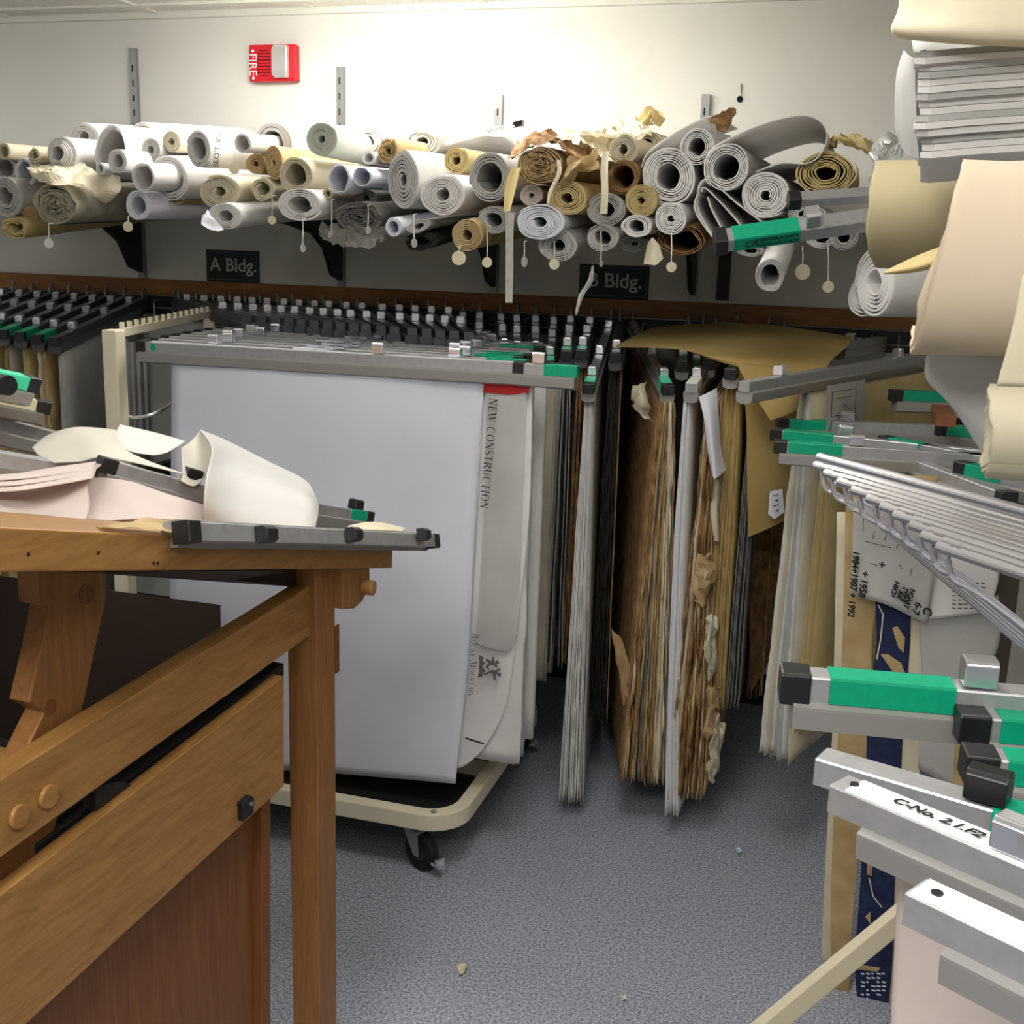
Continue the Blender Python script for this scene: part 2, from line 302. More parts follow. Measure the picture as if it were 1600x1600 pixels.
# ------------------------------------------------------------------ hanging clamps
BAR = [(-.0115, 0), (.0115, 0), (.0125, -.0015), (.0125, -.021), (-.0125, -.021), (-.0125, -.0015)]
JAW = [(-.011, -.0200), (.011, -.0200), (.0185, -.0235), (.0185, -.026), (.0165, -.043), (.006, -.047), (-.006, -.047), (-.0165, -.043), (-.0185, -.026), (-.0185, -.0235)]
def clamp(A, B, label, group='hanging clamps', L=None, lab=GREEN, lab_t=(.022, .13), cap=True, cap2=True, knob=CHROME, knobs=(.15, .82), up=Z, jaw=(.004, -.004), s=1.0, hook=False, dot=False, note=None, strip=None, mat=None):
    """A = front end of the bar's top, B a point along it."""
    A, B = V(A), V(B); d = (B-A).normalized(); L = L or (B-A).length
    side = d.cross(up).normalized(); up = side.cross(d).normalized()
    P = lambda pr, g=0: [(a*s*(1+g), b*s+(g*.01 if b > -.01 else -g*.01)) for a, b in pr]
    t = empty('hanging_clamp', A+d*(L/2)-up*.03*s, label, 'hanging clamp', group)
    mb = MB(); mb.sweep(A, d, side, up, P(BAR), 0, L); build(mb, 'bar', mat or ALU, t)
    if jaw: mb = MB(); mb.sweep(A, d, side, up, P(JAW), jaw[0], L+jaw[1]); build(mb, 'jaw', mat or ALU2, t)
    if lab:
        mb = MB(); mb.sweep(A, d, side, up, P([(-.0130, .0012), (.0130, .0012), (.0138, -.001), (.0138, -.0205), (-.0138, -.0205), (-.0138, -.001)]), *lab_t); build(mb, 'label_sleeve', lab, t)
    capr = [(-.0135, .0022), (.0135, .0022), (.015, 0), (.015, -.024), (-.015, -.024), (-.015, 0)]
    if cap: mb = MB(); mb.sweep(A, d, side, up, P(capr), -.008, .018); build(mb, 'end_cap', BLACK, t, bevel=.0015)
    if cap2: mb = MB(); mb.sweep(A, d, side, up, P(capr), L-.018, L+.008); build(mb, 'end_cap', BLACK, t, bevel=.0015)
    for k in knobs:
        p = A+d*(k if k < 1.5 else 1)*1.0
        mb = MB(); mb.sweep(p, d, side, up, P([(-.011, .002), (-.011, .02), (-.007, .0235), (.007, .0235), (.011, .02), (.011, .002)]), -.014, .014)
        mb.sweep(p, d, side, up, P([(-.006, -.002), (-.006, .004), (.006, .004), (.006, -.002)]), -.006, .006); build(mb, 'latch_knob', knob, t, bevel=.0012)
    if hook:
        e = A+d*(L-.03); mb = MB(); mb.tube([e-up*.002, e+up*.02, e+up*.03+d*.02, e+up*.028+d*.04, e+up*.01+d*.052], .004*s, 6); build(mb, 'pivot_hook', STEEL, t)
    if dot:
        dot = dot if dot > 0 else L+dot
        mb = MB(); mb.disc(A+d*dot+side*(.0126*s if side.y < 0 else -.0126*s)-up*.0105*s, side if side.y < 0 else -side, .0085, .0008); build(mb, 'label_dot', GREEN, t)
    if strip:
        mb = MB(); mb.sweep(A, d, side, up, P([(-.0118, .0008), (.0118, .0008), (.0118, -.0004), (-.0118, -.0004)]), *strip); build(mb, 'paper_label', WHITE, t)
    if note:
        for body, tt, sz, off in note:
            text(body, sz, A+d*tt+up*(.0016*s)+side*off, d, -side, INK, t, shear=.25)
    return t, d, side, L
def front(px, py, P, L):
    """the point seen at (px,py) that lies L from the pivot P, on the near side"""
    r = ray(px, py).normalized(); w = CAM-P; b = w.dot(r); c = w.length_squared-L*L; q = b*b-c
    return CAM+r*(-b-math.sqrt(max(q, 0)))
# ------------------------------------------------------------------ bundles of hanging sheets
def bundle(A, B, ztop, zbot, n, w0, w1, cols, label, t0=.05, t1=.95, rag=0, group='bundles of hanging drawings', seed=1, jit=.012, zj=.02, wav=.3, sheets=None, nv=12, lean=0, bulge=0):
    rnd = random.Random(seed); A, B = V(A), V(B); d = B-A; d.z = 0; Az = A.z; L = d.length; d.normalize(); side = d.cross(Z)
    c = A+d*L*.5; t = empty('drawing_bundle', (c.x, c.y, zbot), label, 'drawing bundle', group)
    mb = MB(); nu = 7
    for i in range(n):
        f = (i/(n-1)-.5) if n > 1 else 0
        ja = rnd.uniform(-jit, jit); jb = rnd.uniform(-jit, jit)*2; jz = rnd.uniform(0, zj); ph = rnd.uniform(0, 9); ci = rnd.choice(range(len(cols)))
        rr = rag*rnd.uniform(.3, 1.4)
        rows = []; NV = nv*(3 if rag else 1)
        for v in range(NV+1):
            fv = v/NV; wv = w0+(w1-w0)*(fv**.8)
            row = []
            for u in range(nu+1):
                fu = u/nu; tt = t0*L+ja+(t1*L+jb-t0*L-ja)*fu
                if u == 0: tt += rr*(noise.noise(V((ph, fv*9, 0)))*1.2+noise.noise(V((ph*3, fv*45, 2)))*.7)
                zt_ = A.z+(B.z-A.z)*tt/L-.042; z = zt_+(zbot+jz-zt_)*fv
                zz = z+(rr*.8*noise.noise(V((ph*2, fu*14, 5))) if v == NV else 0)
                off = f*wv*(1-.25*fu)+wav*.012*fv*noise.noise(V((ph, fv*2.2, fu*1.5)))+(wav*.006*noise.noise(V((i*.7, fv*5, fu*3+7))))+lean*fv*fv+bulge*math.sin(fv*3.1)*(1-fu)
                row.append(A+d*tt+side*off+V((0, 0, zz-A.z)))
            rows.append(row)
        mb.grid(rows, ci)
    build(mb, 'sheets', cols, t, smooth=True, solid=.72*(w0*.4+w1*.6)/max(n, 2))
    return t, d, side
Zc = 1.285
# --- left wall group
LG = 'hanging clamps on the left end of the wall rail'
lw = [((226-29*i, 471-2*i), (84-27*i, 528-4*i)) for i in range(8)]
WL = []
for i, (b, f) in enumerate(lw):
    P = onY(*b, WALL-.06); P.z = Zc; Q = onZ(*f, Zc-.02); Q.z = Zc; L = 1.0; A = front(*f, P, L); d = (A-P).normalized()
    lab = 'dark wall rail clamp left of the cart, %s counting from the cart post' % ORD[i]
    clamp(A, P, lab, LG, L=L, lab=GREEN if i else None, hook=True, knob=CHROME, knobs=(.17, .5, .8), mat=ALU_SHADE); WL.append((A, P))
for i, (cols, n, w, lab) in enumerate((([P_GREY], 6, .02, 'smooth grey drawing bundle hanging left of the beige cart post'), ([P_CREAM, P_TAN, P_YEL], 9, .05, 'yellowed drawing bundle with curled edge next to the smooth grey bundle at left'),
      ([P_YEL, P_TAN], 9, .06, 'wide yellowed drawing bundle with torn front edge, third from the cart post'), ([P_TAN, P_GREY], 9, .05, 'tan torn drawing bundle hanging fourth from the cart post'), ([P_YEL, P_BROWN], 9, .05, 'brownish drawing bundle at the far left behind the green ended table clamp'))):
    A, B = WL[i]
    bundle(A, B, Zc-.05, .3, n, .015, w, cols, lab, t0=.04, rag=.02 if i > 0 else 0, seed=20+i)
# --- middle wall clamps
mx = [276, 304, 331, 357, 381, 405, 432, 456, 481, 504, 532, 557, 590, 617, 642, 668, 695]
MG = 'hanging clamps on the wall rail behind the cart'
for i, x in enumerate(mx):
    P = onY(x, 470+(x-276)*.047, WALL-.06); P.z = Zc
    k = (x-276)/420; sl = V((118-70*k, 26+14*k, 0)); f = (x+sl.x, 468+(x-276)*.047+sl.y)
    Q = onZ(*f, Zc); d = (Q-P).normalized(); L = .96
    clamp(P+d*L, P, 'dark hanging clamp on the wall rail behind the cart, %s from the left' % ORD[i], MG, L=L, hook=True, lab=None, knobs=(.3, .8), mat=ALU_SHADE, cap=False, cap2=False)
mid = [(723, 495, 722, 550), (749, 496, 748, 545), (781, 496, 789, 552), (807, 498, 808, 556), (836, 499, 837, 556), (866, 501, 858, 566), (892, 500, 885, 549), (924, 502, 908, 548), (955, 505, 920, 600)]
MID = []
names = ['dark hanging clamp with mint label tip, leftmost of the row above the cart corner', 'dark hanging clamp with mint label tip, second in the row above the cart corner', 'dark hanging clamp with mint label tip, third in the row above the cart corner',
         'dark hanging clamp with mint label tip, fourth in the row above the cart corner', 'dark hanging clamp with mint label tip, fifth in the row above the cart corner', 'dark hanging clamp with mint label tip above the brown bundle by the cart',
         'dark hanging clamp with mint label tip and tall chrome latch, left of the white bundle', 'short looking dark hanging clamp with pale latch directly left of the white bundle', 'long hanging clamp with mint label tip holding the narrow white drawing bundle']
for i, (bx, by, fx, fy) in enumerate(mid):
    P = onY(bx, by, WALL-.06); P.z = Zc; L = 1.0 if i == 8 else .8; A = front(fx, fy, P, L); d = (A-P).normalized()
    clamp(A, P, names[i], 'hanging clamps on the wall rail right of the cart', L=L, hook=True, lab=GREEN2, lab_t=(.02, .085), knobs=(.11, .4, L-.16), mat=ALU_SHADE if i < 8 else None); MID.append((A, P))
zb = .33
bundle(*MID[3], Zc-.05, zb+.02, 8, .02, .05, [P_DARK, P_DGREY], 'blackened narrow drawing bundle hanging beside the cart sheets', rag=.012, seed=3)
bundle(*MID[5], Zc-.05, zb-.02, 12, .03, .05, [P_BROWN, P_TAN, P_BROWN], 'brown aged drawing bundle hanging between the cart and the white bundle', rag=.012, seed=4)
bundle(*MID[6], Zc-.05, zb, 9, .02, .045, [P_DARK, P_DGREY, P_GREY], 'dark grey torn drawing bundle hanging left of the narrow white bundle', rag=.02, seed=5)
bundle(*MID[7], Zc-.05, zb+.02, 6, .02, .03, [P_BROWN, P_DARK], 'thin dark brown drawing bundle tucked behind the narrow white bundle', rag=.015, seed=6)
bundle(*MID[8], Zc-.052, .04, 16, .018, .062, [P_WHITE, P_GREY, P_WHITE], 'narrow white drawing bundle hanging almost to the carpet', t0=.03, rag=.004, seed=7, jit=.008, wav=.3)
# --- right wall clamps
def wclamp(bx, by, fx, fy, label, **k):
    P = onY(bx, by, WALL-.06); P.z = Zc; A = front(fx, fy, P, k.pop('LL', 1.0))
    return clamp(A, P, label, 'hanging clamps on the right part of the wall rail', hook=True, **k), A, P
r, A, P = wclamp(987, 506, 1044, 602, 'dark hanging clamp with mint tip over the brown torn bundle with a white curl', lab=GREEN2, lab_t=(.018, .1), knobs=(.1, .4))
bundle(A, P, Zc-.05, .135, 24, .03, .12, [P_BROWN, P_TAN, P_DGREY, P_CREAM], 'thick brown torn drawing bundle with a white curl at its top corner', t0=.0, rag=.03, seed=8)
BR = (A, P)
r, A, P = wclamp(968, 506, 962, 552, 'dark hanging clamp in the gap between the white and the brown bundle', LL=.8, lab=None, knobs=(.1,), mat=ALU_SHADE)
bundle(A, P, Zc-.05, .2, 10, .03, .05, [P_DARK, P_BROWN, P_DARK], 'dark brown drawing bundle deep in the shadow right of the narrow white bundle', rag=.01, seed=41)  # clamp and dark sheets added to fill the shaded gap
r, A, P = wclamp(1225, 520, 1212, 560, 'dark hanging clamp hidden under the right end of the draped manila sheet', LL=.7, lab=None, knobs=(.1,), mat=ALU_SHADE)
bundle(A, P, Zc-.05, .3, 10, .03, .07, [P_BROWN, P_DARK], 'dark brown drawing bundle in the shadow right of the manila flap', rag=.01, seed=42)  # clamp and dark sheets added where deep shade hides the wall
r, A, P = wclamp(1150, 530, 1080, 600, 'open ended grey hanging clamp with a white label strip on top', lab=WHITE, lab_t=(.004, .09), cap=False, knobs=(.1, .45))
bundle(A-V((.012, 0, 0)), P, Zc-.05, .065, 7, .012, .03, [P_LAV, P_WHITE], 'thin bright white sheet set hanging lowest between two brown torn bundles', t0=.02, rag=.004, seed=9, lean=.03)
bundle(A+V((.05, .02, 0)), P+V((.05, 0, 0)), Zc-.05, .11, 18, .03, .09, [P_TAN, P_BROWN, P_CREAM, P_BROWN], 'ragged brown and cream drawing bundle with crumbling edges under the white label clamp', t0=.02, rag=.05, seed=10)
WB = (A, P)
r, A, P = wclamp(1075, 515, 1066, 566, 'small looking green tipped clamp under the draped manila sheet, leftmost of three', LL=.8, lab=GREEN, lab_t=(.02, .09), knobs=(.1,))
r, A, P = wclamp(1098, 516, 1086, 577, 'small looking green tipped clamp under the draped manila sheet, middle of three', LL=.75, lab=GREEN, lab_t=(.02, .09), knobs=(.1,))
r, A, P = wclamp(1118, 516, 1107, 563, 'small looking green tipped clamp under the draped manila sheet, rightmost of three', LL=.8, lab=GREEN, lab_t=(.02, .09), knobs=(.1,))
r, A, P = wclamp(1200, 535, 1142, 577, 'green tipped clamp at the fold of the draped manila sheet', lab=GREEN, lab_t=(.01, .1), knobs=(.1,))
bundle(A+V((0, .02, 0)), P, Zc-.05, .36, 14, .03, .07, [P_MANILA, P_TAN, P_MANILA], 'tan drawing bundle hanging under the fold of the draped manila sheet', t0=.04, rag=.008, seed=11)
bundle(A+V((.055, .05, 0)), P+V((.03, 0, 0)), Zc-.05, .36, 6, .02, .03, [P_DGREY, P_DARK, P_GREY], 'dark thin drawing bundle behind the hanging manila sheet', t0=.03, rag=.006, seed=12)
# long grey clamp
A = onZ(1163, 596, 1.25); B = onZ(1440, 552, 1.25); A.z = B.z = 1.25
clamp(A, B, 'long grey hanging clamp running in front of the manila sheet towards the wall', 'hanging clamps on the right part of the wall rail', lab=None, cap=False, knobs=(.17, .9), L=1.12)
LGC = (A, A+(B-A).normalized()*1.12)
A2 = onZ(1282, 548, 1.25); B2 = onZ(1430, 527, 1.25)
clamp(A2, B2, 'hanging clamp with black end caps behind the long grey clamp at right', 'hanging clamps on the right part of the wall rail', lab=None, knobs=(.1, .3), L=.85)
A3 = onZ(1312, 536, 1.27); B3 = onZ(1440, 515, 1.27)
clamp(A3, B3, 'dark hanging clamp farthest back on the wall rail at right', 'hanging clamps on the right part of the wall rail', lab=None, knobs=(.1,), L=.7)
bundle(*LGC, 1.19, .30, 12, .02, .07, [P_WHITE, P_GREY, P_CREAM], 'white drawing bundle with a curled bottom corner right of the manila sheet', t0=.28, t1=1.0, rag=.006, seed=13)
Bt, Bd, Bs = bundle(LGC[0]+V((.045, -.01, 0)), LGC[1]+V((.045, -.01, 0)), 1.19, .36, 3, .004, .02, [P_YEL], 'tan drawing sheets hanging in front of the white bundle at right', t0=.31, t1=1.0, seed=14, wav=.15)
# ------------------------------------------------------------------ manila drape and loose torn bits by the wall bundles
t = empty('manila_sheet', onY(1200, 700, 2.85), 'large manila sheet draped over the clamps with a flap hanging down', 'sheet')
mb = MB()
loft(mb, [[(1018, 512, 3.45), (1090, 506, 3.45), (1200, 507, 3.45), (1332, 526, 3.45)],
          [(985, 528, 3.1), (1080, 524, 3.1), (1190, 528, 3.1), (1325, 540, 3.1)],
          [(962, 541, 2.85), (1060, 543, 2.8), (1150, 556, 2.72), (1300, 562, 2.85)],
          [(966, 543, 2.84), (1062, 546, 2.78), (1153, 572, 2.68), (1292, 575, 2.8)]], 5)
build(mb, 'draped_top', P_MANILA, t, smooth=True)
mb = MB(); loft(mb, [[(1150, 566, 2.66), (1210, 575, 2.7), (1292, 570, 2.78)], [(1168, 600, 2.64), (1222, 605, 2.68), (1285, 598, 2.76)], [(1204, 657, 2.62), (1232, 647, 2.65), (1262, 632, 2.72)]], 5)
build(mb, 'front_flap', P_MANILA, t, smooth=True)
mb = MB(); loft(mb, [[(1150, 570, 2.72), (1200, 580, 2.76), (1290, 575, 2.84)], [(1165, 640, 2.72), (1205, 640, 2.76), (1270, 630, 2.83)], [(1167, 740, 2.72), (1205, 735, 2.76), (1258, 720, 2.82)], [(1169, 839, 2.72), (1205, 824, 2.76), (1245, 803, 2.82)]], 5)
build(mb, 'hanging_flap', P_MANILA, t, smooth=True)
mb = MB(); mb.prism([onY(1203, 768, 2.735), onY(1222, 764, 2.745), (onY(1226, 800, 2.75)), onY(1210, 811, 2.737), onY(1200, 803, 2.735)], (0, -.001, 0)); s_ = build(mb, 'sticker', P_LAV, t)
for i in range(4):
    mb = MB(); mb.box(onY(1208+(i % 2)*3, 775+i*8, 2.725), (.008, 0, 0), (0, 0, .002), (0, -.0012, 0)); mb.box(onY(1214, 774+i*8, 2.727), (.003, 0, 0), (0, 0, .004), (0, -.0012, 0)); build(mb, 'ink_mark', INK, s_)
mb = MB(); loft(mb, [[(1172, 800, 2.95), (1215, 790, 3.05), (1262, 770, 3.15)], [(1171, 950, 2.95), (1210, 900, 3.05), (1250, 870, 3.15)], [(1172, 1085, 2.95), (1195, 1045, 3.05), (1240, 960, 3.15)]], 5)
build(mb, 'brown_sheet', P_BROWN, top=('sheet',), label='dark brown sheet hanging behind the manila flap', smooth=True, base=onY(1172, 1085, 2.95))
# white curl and torn bits
mb = MB(); loft(mb, [[(985, 618, BR[0].y+0.000), (997, 600, BR[0].y-0.030), (1012, 602, BR[0].y+0.000)], [(990, 625, BR[0].y-0.020), (1000, 620, BR[0].y-0.060), (1016, 640, BR[0].y-0.010)], [(986, 632, BR[0].y-0.010), (1004, 650, BR[0].y-0.030), (1020, 664, BR[0].y+0.010)]], 5)
for q, v in enumerate(mb.v): mb.v[q] = v+V((.014*noise.noise(v*40), .01*noise.noise(v*45), .014*noise.noise(v*45+V((0, 4, 0)))))
build(mb, 'curled_corner', P_CREAM, top=('torn paper',), label='white curled paper corner at the top of the thick brown bundle', smooth=True, base=onY(1000, 630, BR[0].y-0.010))
mb = MB(); loft(mb, [[(1092, 620, WB[0].y-0.020), (1105, 614, WB[0].y-0.010), (1120, 606, WB[0].y+0.010)], [(1100, 655, WB[0].y-0.040), (1110, 650, WB[0].y-0.040), (1123, 650, WB[0].y+0.000)], [(1105, 700, WB[0].y-0.040), (1114, 695, WB[0].y-0.050), (1126, 695, WB[0].y+0.000)], [(1112, 738, WB[0].y-0.030), (1117, 748, WB[0].y-0.050), (1134, 734, WB[0].y+0.000)]], 4)
build(mb, 'torn_strip', P_LAV, top=('torn paper',), label='creased white paper strip hanging over the ragged bundle', smooth=True, base=onY(1112, 690, WB[0].y-0.030))
mb = MB(); loft(mb, [[(1112, 745, WB[0].y+0.030), (1122, 750, WB[0].y+0.030), (1128, 760, WB[0].y+0.050)], [(1110, 800, WB[0].y+0.020), (1120, 800, WB[0].y+0.020), (1123, 806, WB[0].y+0.050)], [(1116, 845, WB[0].y+0.030), (1122, 846, WB[0].y+0.030), (1125, 842, WB[0].y+0.050)]], 4)
build(mb, 'torn_strip', P_CREAM, top=('torn paper',), label='narrow cream torn strip below the creased white strip', smooth=True, base=onY(1116, 800, WB[0].y+0.030))
mb = MB(); loft(mb, [[(956, 982, BR[0].y-0.010), (966, 990, BR[0].y+0.010), (984, 1040, BR[0].y+0.030)], [(966, 1050, BR[0].y-0.010), (974, 1060, BR[0].y+0.010), (986, 1070, BR[0].y+0.030)], [(972, 1098, BR[0].y-0.010), (978, 1094, BR[0].y+0.010), (988, 1078, BR[0].y+0.030)]], 4)
for q, v in enumerate(mb.v): mb.v[q] = v+V((.012*noise.noise(v*50), 0, .02*noise.noise(v*55+V((0, 4, 0)))))
build(mb, 'torn_flap', P_TAN, top=('torn paper',), label='tan torn flap sticking out left of the thick brown bundle', smooth=True, base=onY(972, 1050, BR[0].y+0.010))
rnd = random.Random(5)
for i, (x, y, lab) in enumerate(((1098, 900, 'ragged tan scrap curling from the crumbling bundle, upper'), (1110, 1010, 'ragged tan scrap curling from the crumbling bundle, middle'), (1112, 1110, 'ragged tan scrap curling from the crumbling bundle, lowest'), (1116, 1170, 'pointed cream scrap at the bottom right of the crumbling bundle'))):
    y0 = WB[0].y+.01+.012*i; mb = MB(); g = lambda: rnd.uniform(-7, 7)
    loft(mb, [[(x-8+g(), y-40+g(), y0), (x+g(), y-45+g(), y0-.01), (x+9+g(), y-34+g(), y0+.03)], [(x-6+g(), y+g(), y0-.02), (x+2+g(), y+g(), y0-.03), (x+13+g(), y+g(), y0+.02)], [(x-10+g(), y+38+g(), y0), (x+1+g(), y+48+g(), y0-.02), (x+10+g(), y+30+g(), y0+.03)]], 4)
    for q, v in enumerate(mb.v): mb.v[q] = v+V((.014*noise.noise(v*60), .02*noise.noise(v*50+V((3, 0, 0))), .02*noise.noise(v*55+V((0, 4, 0)))))
    build(mb, 'torn_scrap', P_CREAM if i % 2 else P_TAN, top=('torn paper',), label=lab, base=onY(x, y, y0))
# map sheet and white strip on the tan sheets below the long clamp
def bp(px, py, e=.006): # a point on the face of the tan hanging sheets
    q = onP(px, py, LGC[0]+V((.045, -.01, 0))+Bs*.0, Bs); return q+(Bs if Bs.dot(CAM-q) > 0 else -Bs)*e
mb = MB(); mb.add([bp(1284, 602, .012), bp(1345, 592, .012), bp(1342, 660, .012), bp(1336, 736, .012), bp(1282, 736, .012)], [(0, 1, 2, 3, 4)])
q = build(mb, 'map_sheet', P_GREY, top=('map sheet',), label='grey line drawing sheet hanging under the long grey clamp', base=bp(1310, 640, .012))
mb = MB()
for (x0, y0, x1, y1) in ((1292, 612, 1330, 606), (1292, 612, 1291, 650), (1330, 606, 1328, 644), (1291, 650, 1328, 644), (1300, 622, 1322, 618), (1310, 630, 1335, 655), (1296, 668, 1330, 700)):
    mb.tube([bp(x0, y0, .0125), bp(x1, y1, .0125)], .0007, 4)
build(mb, 'drawn_lines', INKG, q)
# ------------------------------------------------------------------ rolled drawings on the shelf
RG = 'rolled drawings piled on the wall shelf'
ROLLS = {}
def roll(key, px, py, rx, ry, y, mat, label, hole=.35, turns=5, rag=0, back=None, L=.85, tele=0, rot=0, seed=None, thick=.84, wob=.05, Q=None, wrap=None, slant=0, lift=.03, group=RG, end0=0):
    """front end centred on pixel (px,py) at depth y, radii in pixels; runs back to the wall."""
    rnd = random.Random(sum(ord(c)*(j+7) for j, c in enumerate(key)) if seed is None else seed); ph = rnd.uniform(0, 50)
    Pc = onY(px, py, y); s = ppm(Pc); ax, az = rx/s, ry/s
    if Q is None:
        yb = min(WALL-.03, y+L); bx = back[0] if back else 0; bz = back[1] if back else lift
        Q = V((Pc.x+bx, yb, Pc.z+bz))
    D = (Q-Pc); L = D.length; D.normalize()
    e1 = V((1, 0, 0)) if abs(D.x) < .8 else V((0, 1 if D.x < 0 else -1, 0)); e1 = (e1-D*e1.dot(D)).normalized(); e2 = e1.cross(D)
    if e2.z < 0: e2 = -e2
    cr, sr = math.cos(rot), math.sin(rot); e1, e2 = e1*cr+e2*sr, e2*cr-e1*sr
    t = empty('paper_roll', Q*.5+Pc*.5-V((0, 0, az)), label, 'paper roll', group); ROLLS[key] = (t, Pc, s, ax, az, D)
    if wrap: spiral(t, 'outer_wrap', Pc+D*wrap[2], L-wrap[2], D, e1, e2, wrap[0]/s, wrap[1]/s, mat, wrap[3], 3, rag, 0, ph+5, thick, wob, 0)
    spiral(t, 'spiral', Pc, L, D, e1, e2, ax, az, mat, hole, turns, rag, tele, ph, thick, wob, slant); return t
def spiral(t, name, Pc, L, D, e1, e2, ax, az, mat, hole, turns, rag, tele, ph, thick, wob, slant):
    N = 30; tot = int(turns*N); pitch = (1-hole)/turns; mb = MB(); rings = []
    lay = [0, .012, .05, .3, 1] if rag == 0 else [0, .015, .04, .12, .45, 1]
    for i in range(tot+1):
        a = 2*math.pi*i/N+ph; fr = i/tot
        q = hole+(1-hole)*fr*(1-pitch*.4)
        q *= 1+wob*noise.noise(V((math.cos(a)*1.3+ph, math.sin(a)*1.3, i/N*.35)))*(.4+.6*(1-fr))*2
        th = pitch*thick*(.8+.5*noise.noise(V((i*.11, ph, 1)))) if i not in (0, tot) else .002
        off = tele*(1-fr)
        jag = (noise.noise(V((i*.23, ph, 0)))*1.2+noise.noise(V((i*.9, ph, 4)))*.8)*rag+.004*noise.noise(V((i*.05, ph, 9)))
        z0 = -off*L+jag+slant*math.sin(a); inn, out = [], []
        for lf in lay:
            z = z0*(1-lf)+lf*L if lf else z0
            if lf == 1: z = L+.01*noise.noise(V((i*.1, ph, 7)))
            fl = 1+(.05*noise.noise(V((a, lf*4+ph, 2))) if fr > .7 else 0)+(rag*1.6*noise.noise(V((i*.4, ph, lf*9))) if lf < .1 else 0)
            dirv = e1*(math.cos(a)*ax*fl)+e2*(math.sin(a)*az*fl)
            inn.append(Pc+dirv*(q-th/2)+D*z); out.append(Pc+dirv*(q+th/2)+D*z)
        rings.append(inn[::-1]+out)
    mb.grid(rings)
    o = build(mb, name, [mat], t, smooth=False)
    sm = [True]*len(o.data.polygons); k = len(lay)*2-1
    for j in range(len(sm)): sm[j] = (j % k) != len(lay)-1
    o.data.polygons.foreach_set('use_smooth', sm)
def tag(key, px, ptop, pbot, r=7.5, edge=False, mat=None):
    t, Pc, s, ax, az, D = ROLLS[key]; y = Pc.y-.03; a = onY(px, ptop, y); b = onY(px, pbot-(r if not edge else r), y)
    mb = MB(); mb.tube([a+V((0, .02, .002)), a, (a+b)/2+V((.001, 0, 0)), b], .0013, 5); st = build(mb, 'string', STRING, t)
    c = onY(px, pbot, y); q = r/s; n = V((.25, -1, 0)) if not edge else V((1, -.35, 0))
    mb = MB(); mb.disc(c, n, q, .0012, 20); build(mb, 'paper_tag', mat or P_CREAM, st)
def sheetcurl(key, name, pts, y, mat, L=.8, rag=0, parent=None, k=5, lift=.02, yb=None):
    """open curl: polyline of pixels at depth y run back towards the wall"""
    t = parent or ROLLS[key][0]; P = crom([onY(px, py, y) for px, py in pts], k); mb = MB(); rows = []
    for i, p in enumerate(P):
        j = rag*(noise.noise(V((i*.35, py_(key), 0)))+.6*noise.noise(V((i*1.1, 3, py_(key)))))
        rows.append([p+V((0, f*L+j*(1-f), lift*f)) for f in (0, .03, .3, 1)])
    mb.grid(rows); return build(mb, name, mat, t, smooth=True, solid=.0025)
def py_(k): return sum(ord(c) for c in k) % 97*.31
W, G, C, T, Yw = P_WHITE, P_GREY, P_CREAM, P_TAN, P_YEL
R = roll
# ---- left part
R('a1', 6, 236, 13, 13, 2.78, C, 'cream roll cut by the left photo edge, topmost there', hole=.6, turns=2, L=.9)
R('a2', 52, 242, 12, 12, 2.76, C, 'slim cream roll with creased torn mouth near the left edge', hole=.55, turns=2, L=.9, rag=.01)
R('a3', 98, 241, 27, 27, 2.77, W, 'white multi layer roll above the torn tan sheet', hole=.42, turns=6, tele=.03)
R('a4', 172, 237, 27, 42, 2.80, W, 'tall loose white roll swallowing two smaller rolls', hole=.82, turns=2, wob=.1, rot=-.25, tele=-.02)
R('a4b', 184, 252, 17, 20, 2.74, W, 'white tube nested inside the tall loose roll, larger of two', hole=.5, turns=3)
R('a4c', 157, 264, 8, 10, 2.74, W, 'white tube nested inside the tall loose roll, smaller of two', hole=.55, turns=2)
R('a5', 223, 277, 21, 22, 2.70, W, 'big white roll with its narrow core pushed out towards the viewer', hole=.8, turns=2, lift=.06, wrap=(36, 37, .12, .62))
R('a6', 216, 321, 22, 23, 2.74, P_LAV, 'bluish white roll above the leftmost shelf bracket', hole=.62, turns=4, lift=.03)
R('a7', 310, 233, 21, 28, 2.72, W, 'upright oval white roll with printed letters on its side', hole=.6, turns=4, lift=.04)
R('a8', 379, 223, 14, 15, 2.70, W, 'very wide white roll whose grey mouthed core tube sticks out', hole=.72, turns=2, lift=.06, wrap=(40, 40, .16, .5))
R('a9', 343, 300, 38, 26, 2.77, C, 'oval cream roll with many clear layers', hole=.25, turns=7, rot=.1)
R('a10', 352, 338, 30, 21, 2.72, W, 'white roll with a loose outer flap, lowest under the oval cream roll', hole=.42, turns=5, lift=.07)
R('a11', 87, 318, 40, 33, 2.70, P_OLD, 'thick ragged greyish roll with crumbling layers at left', hole=.1, turns=9, rag=.014, wob=.09, lift=.05)
R('a12', 8, 306, 30, 32, 2.74, G, 'grey white roll with dark mouth cut by the left photo edge', hole=.4, turns=5, wob=.1)
R('a13', 44, 338, 14, 16, 2.76, T, 'small tan torn roll under the ragged greyish roll', hole=.2, turns=4, rag=.01, lift=.07)
R('a14', 22, 356, 25, 18, 2.72, Yw, 'loose yellowed curl hanging lowest at the left edge', hole=.4, turns=3, rag=.014, wob=.12, lift=.09)
R('a15', 38, 270, 20, 22, 2.80, P_LAV, 'lavender grey roll behind the torn tan sheet', hole=.7, turns=3)
R('a16', 236, 234, 17, 18, 2.86, G, 'grey roll half hidden behind the big telescoped white roll', hole=.3, turns=5)
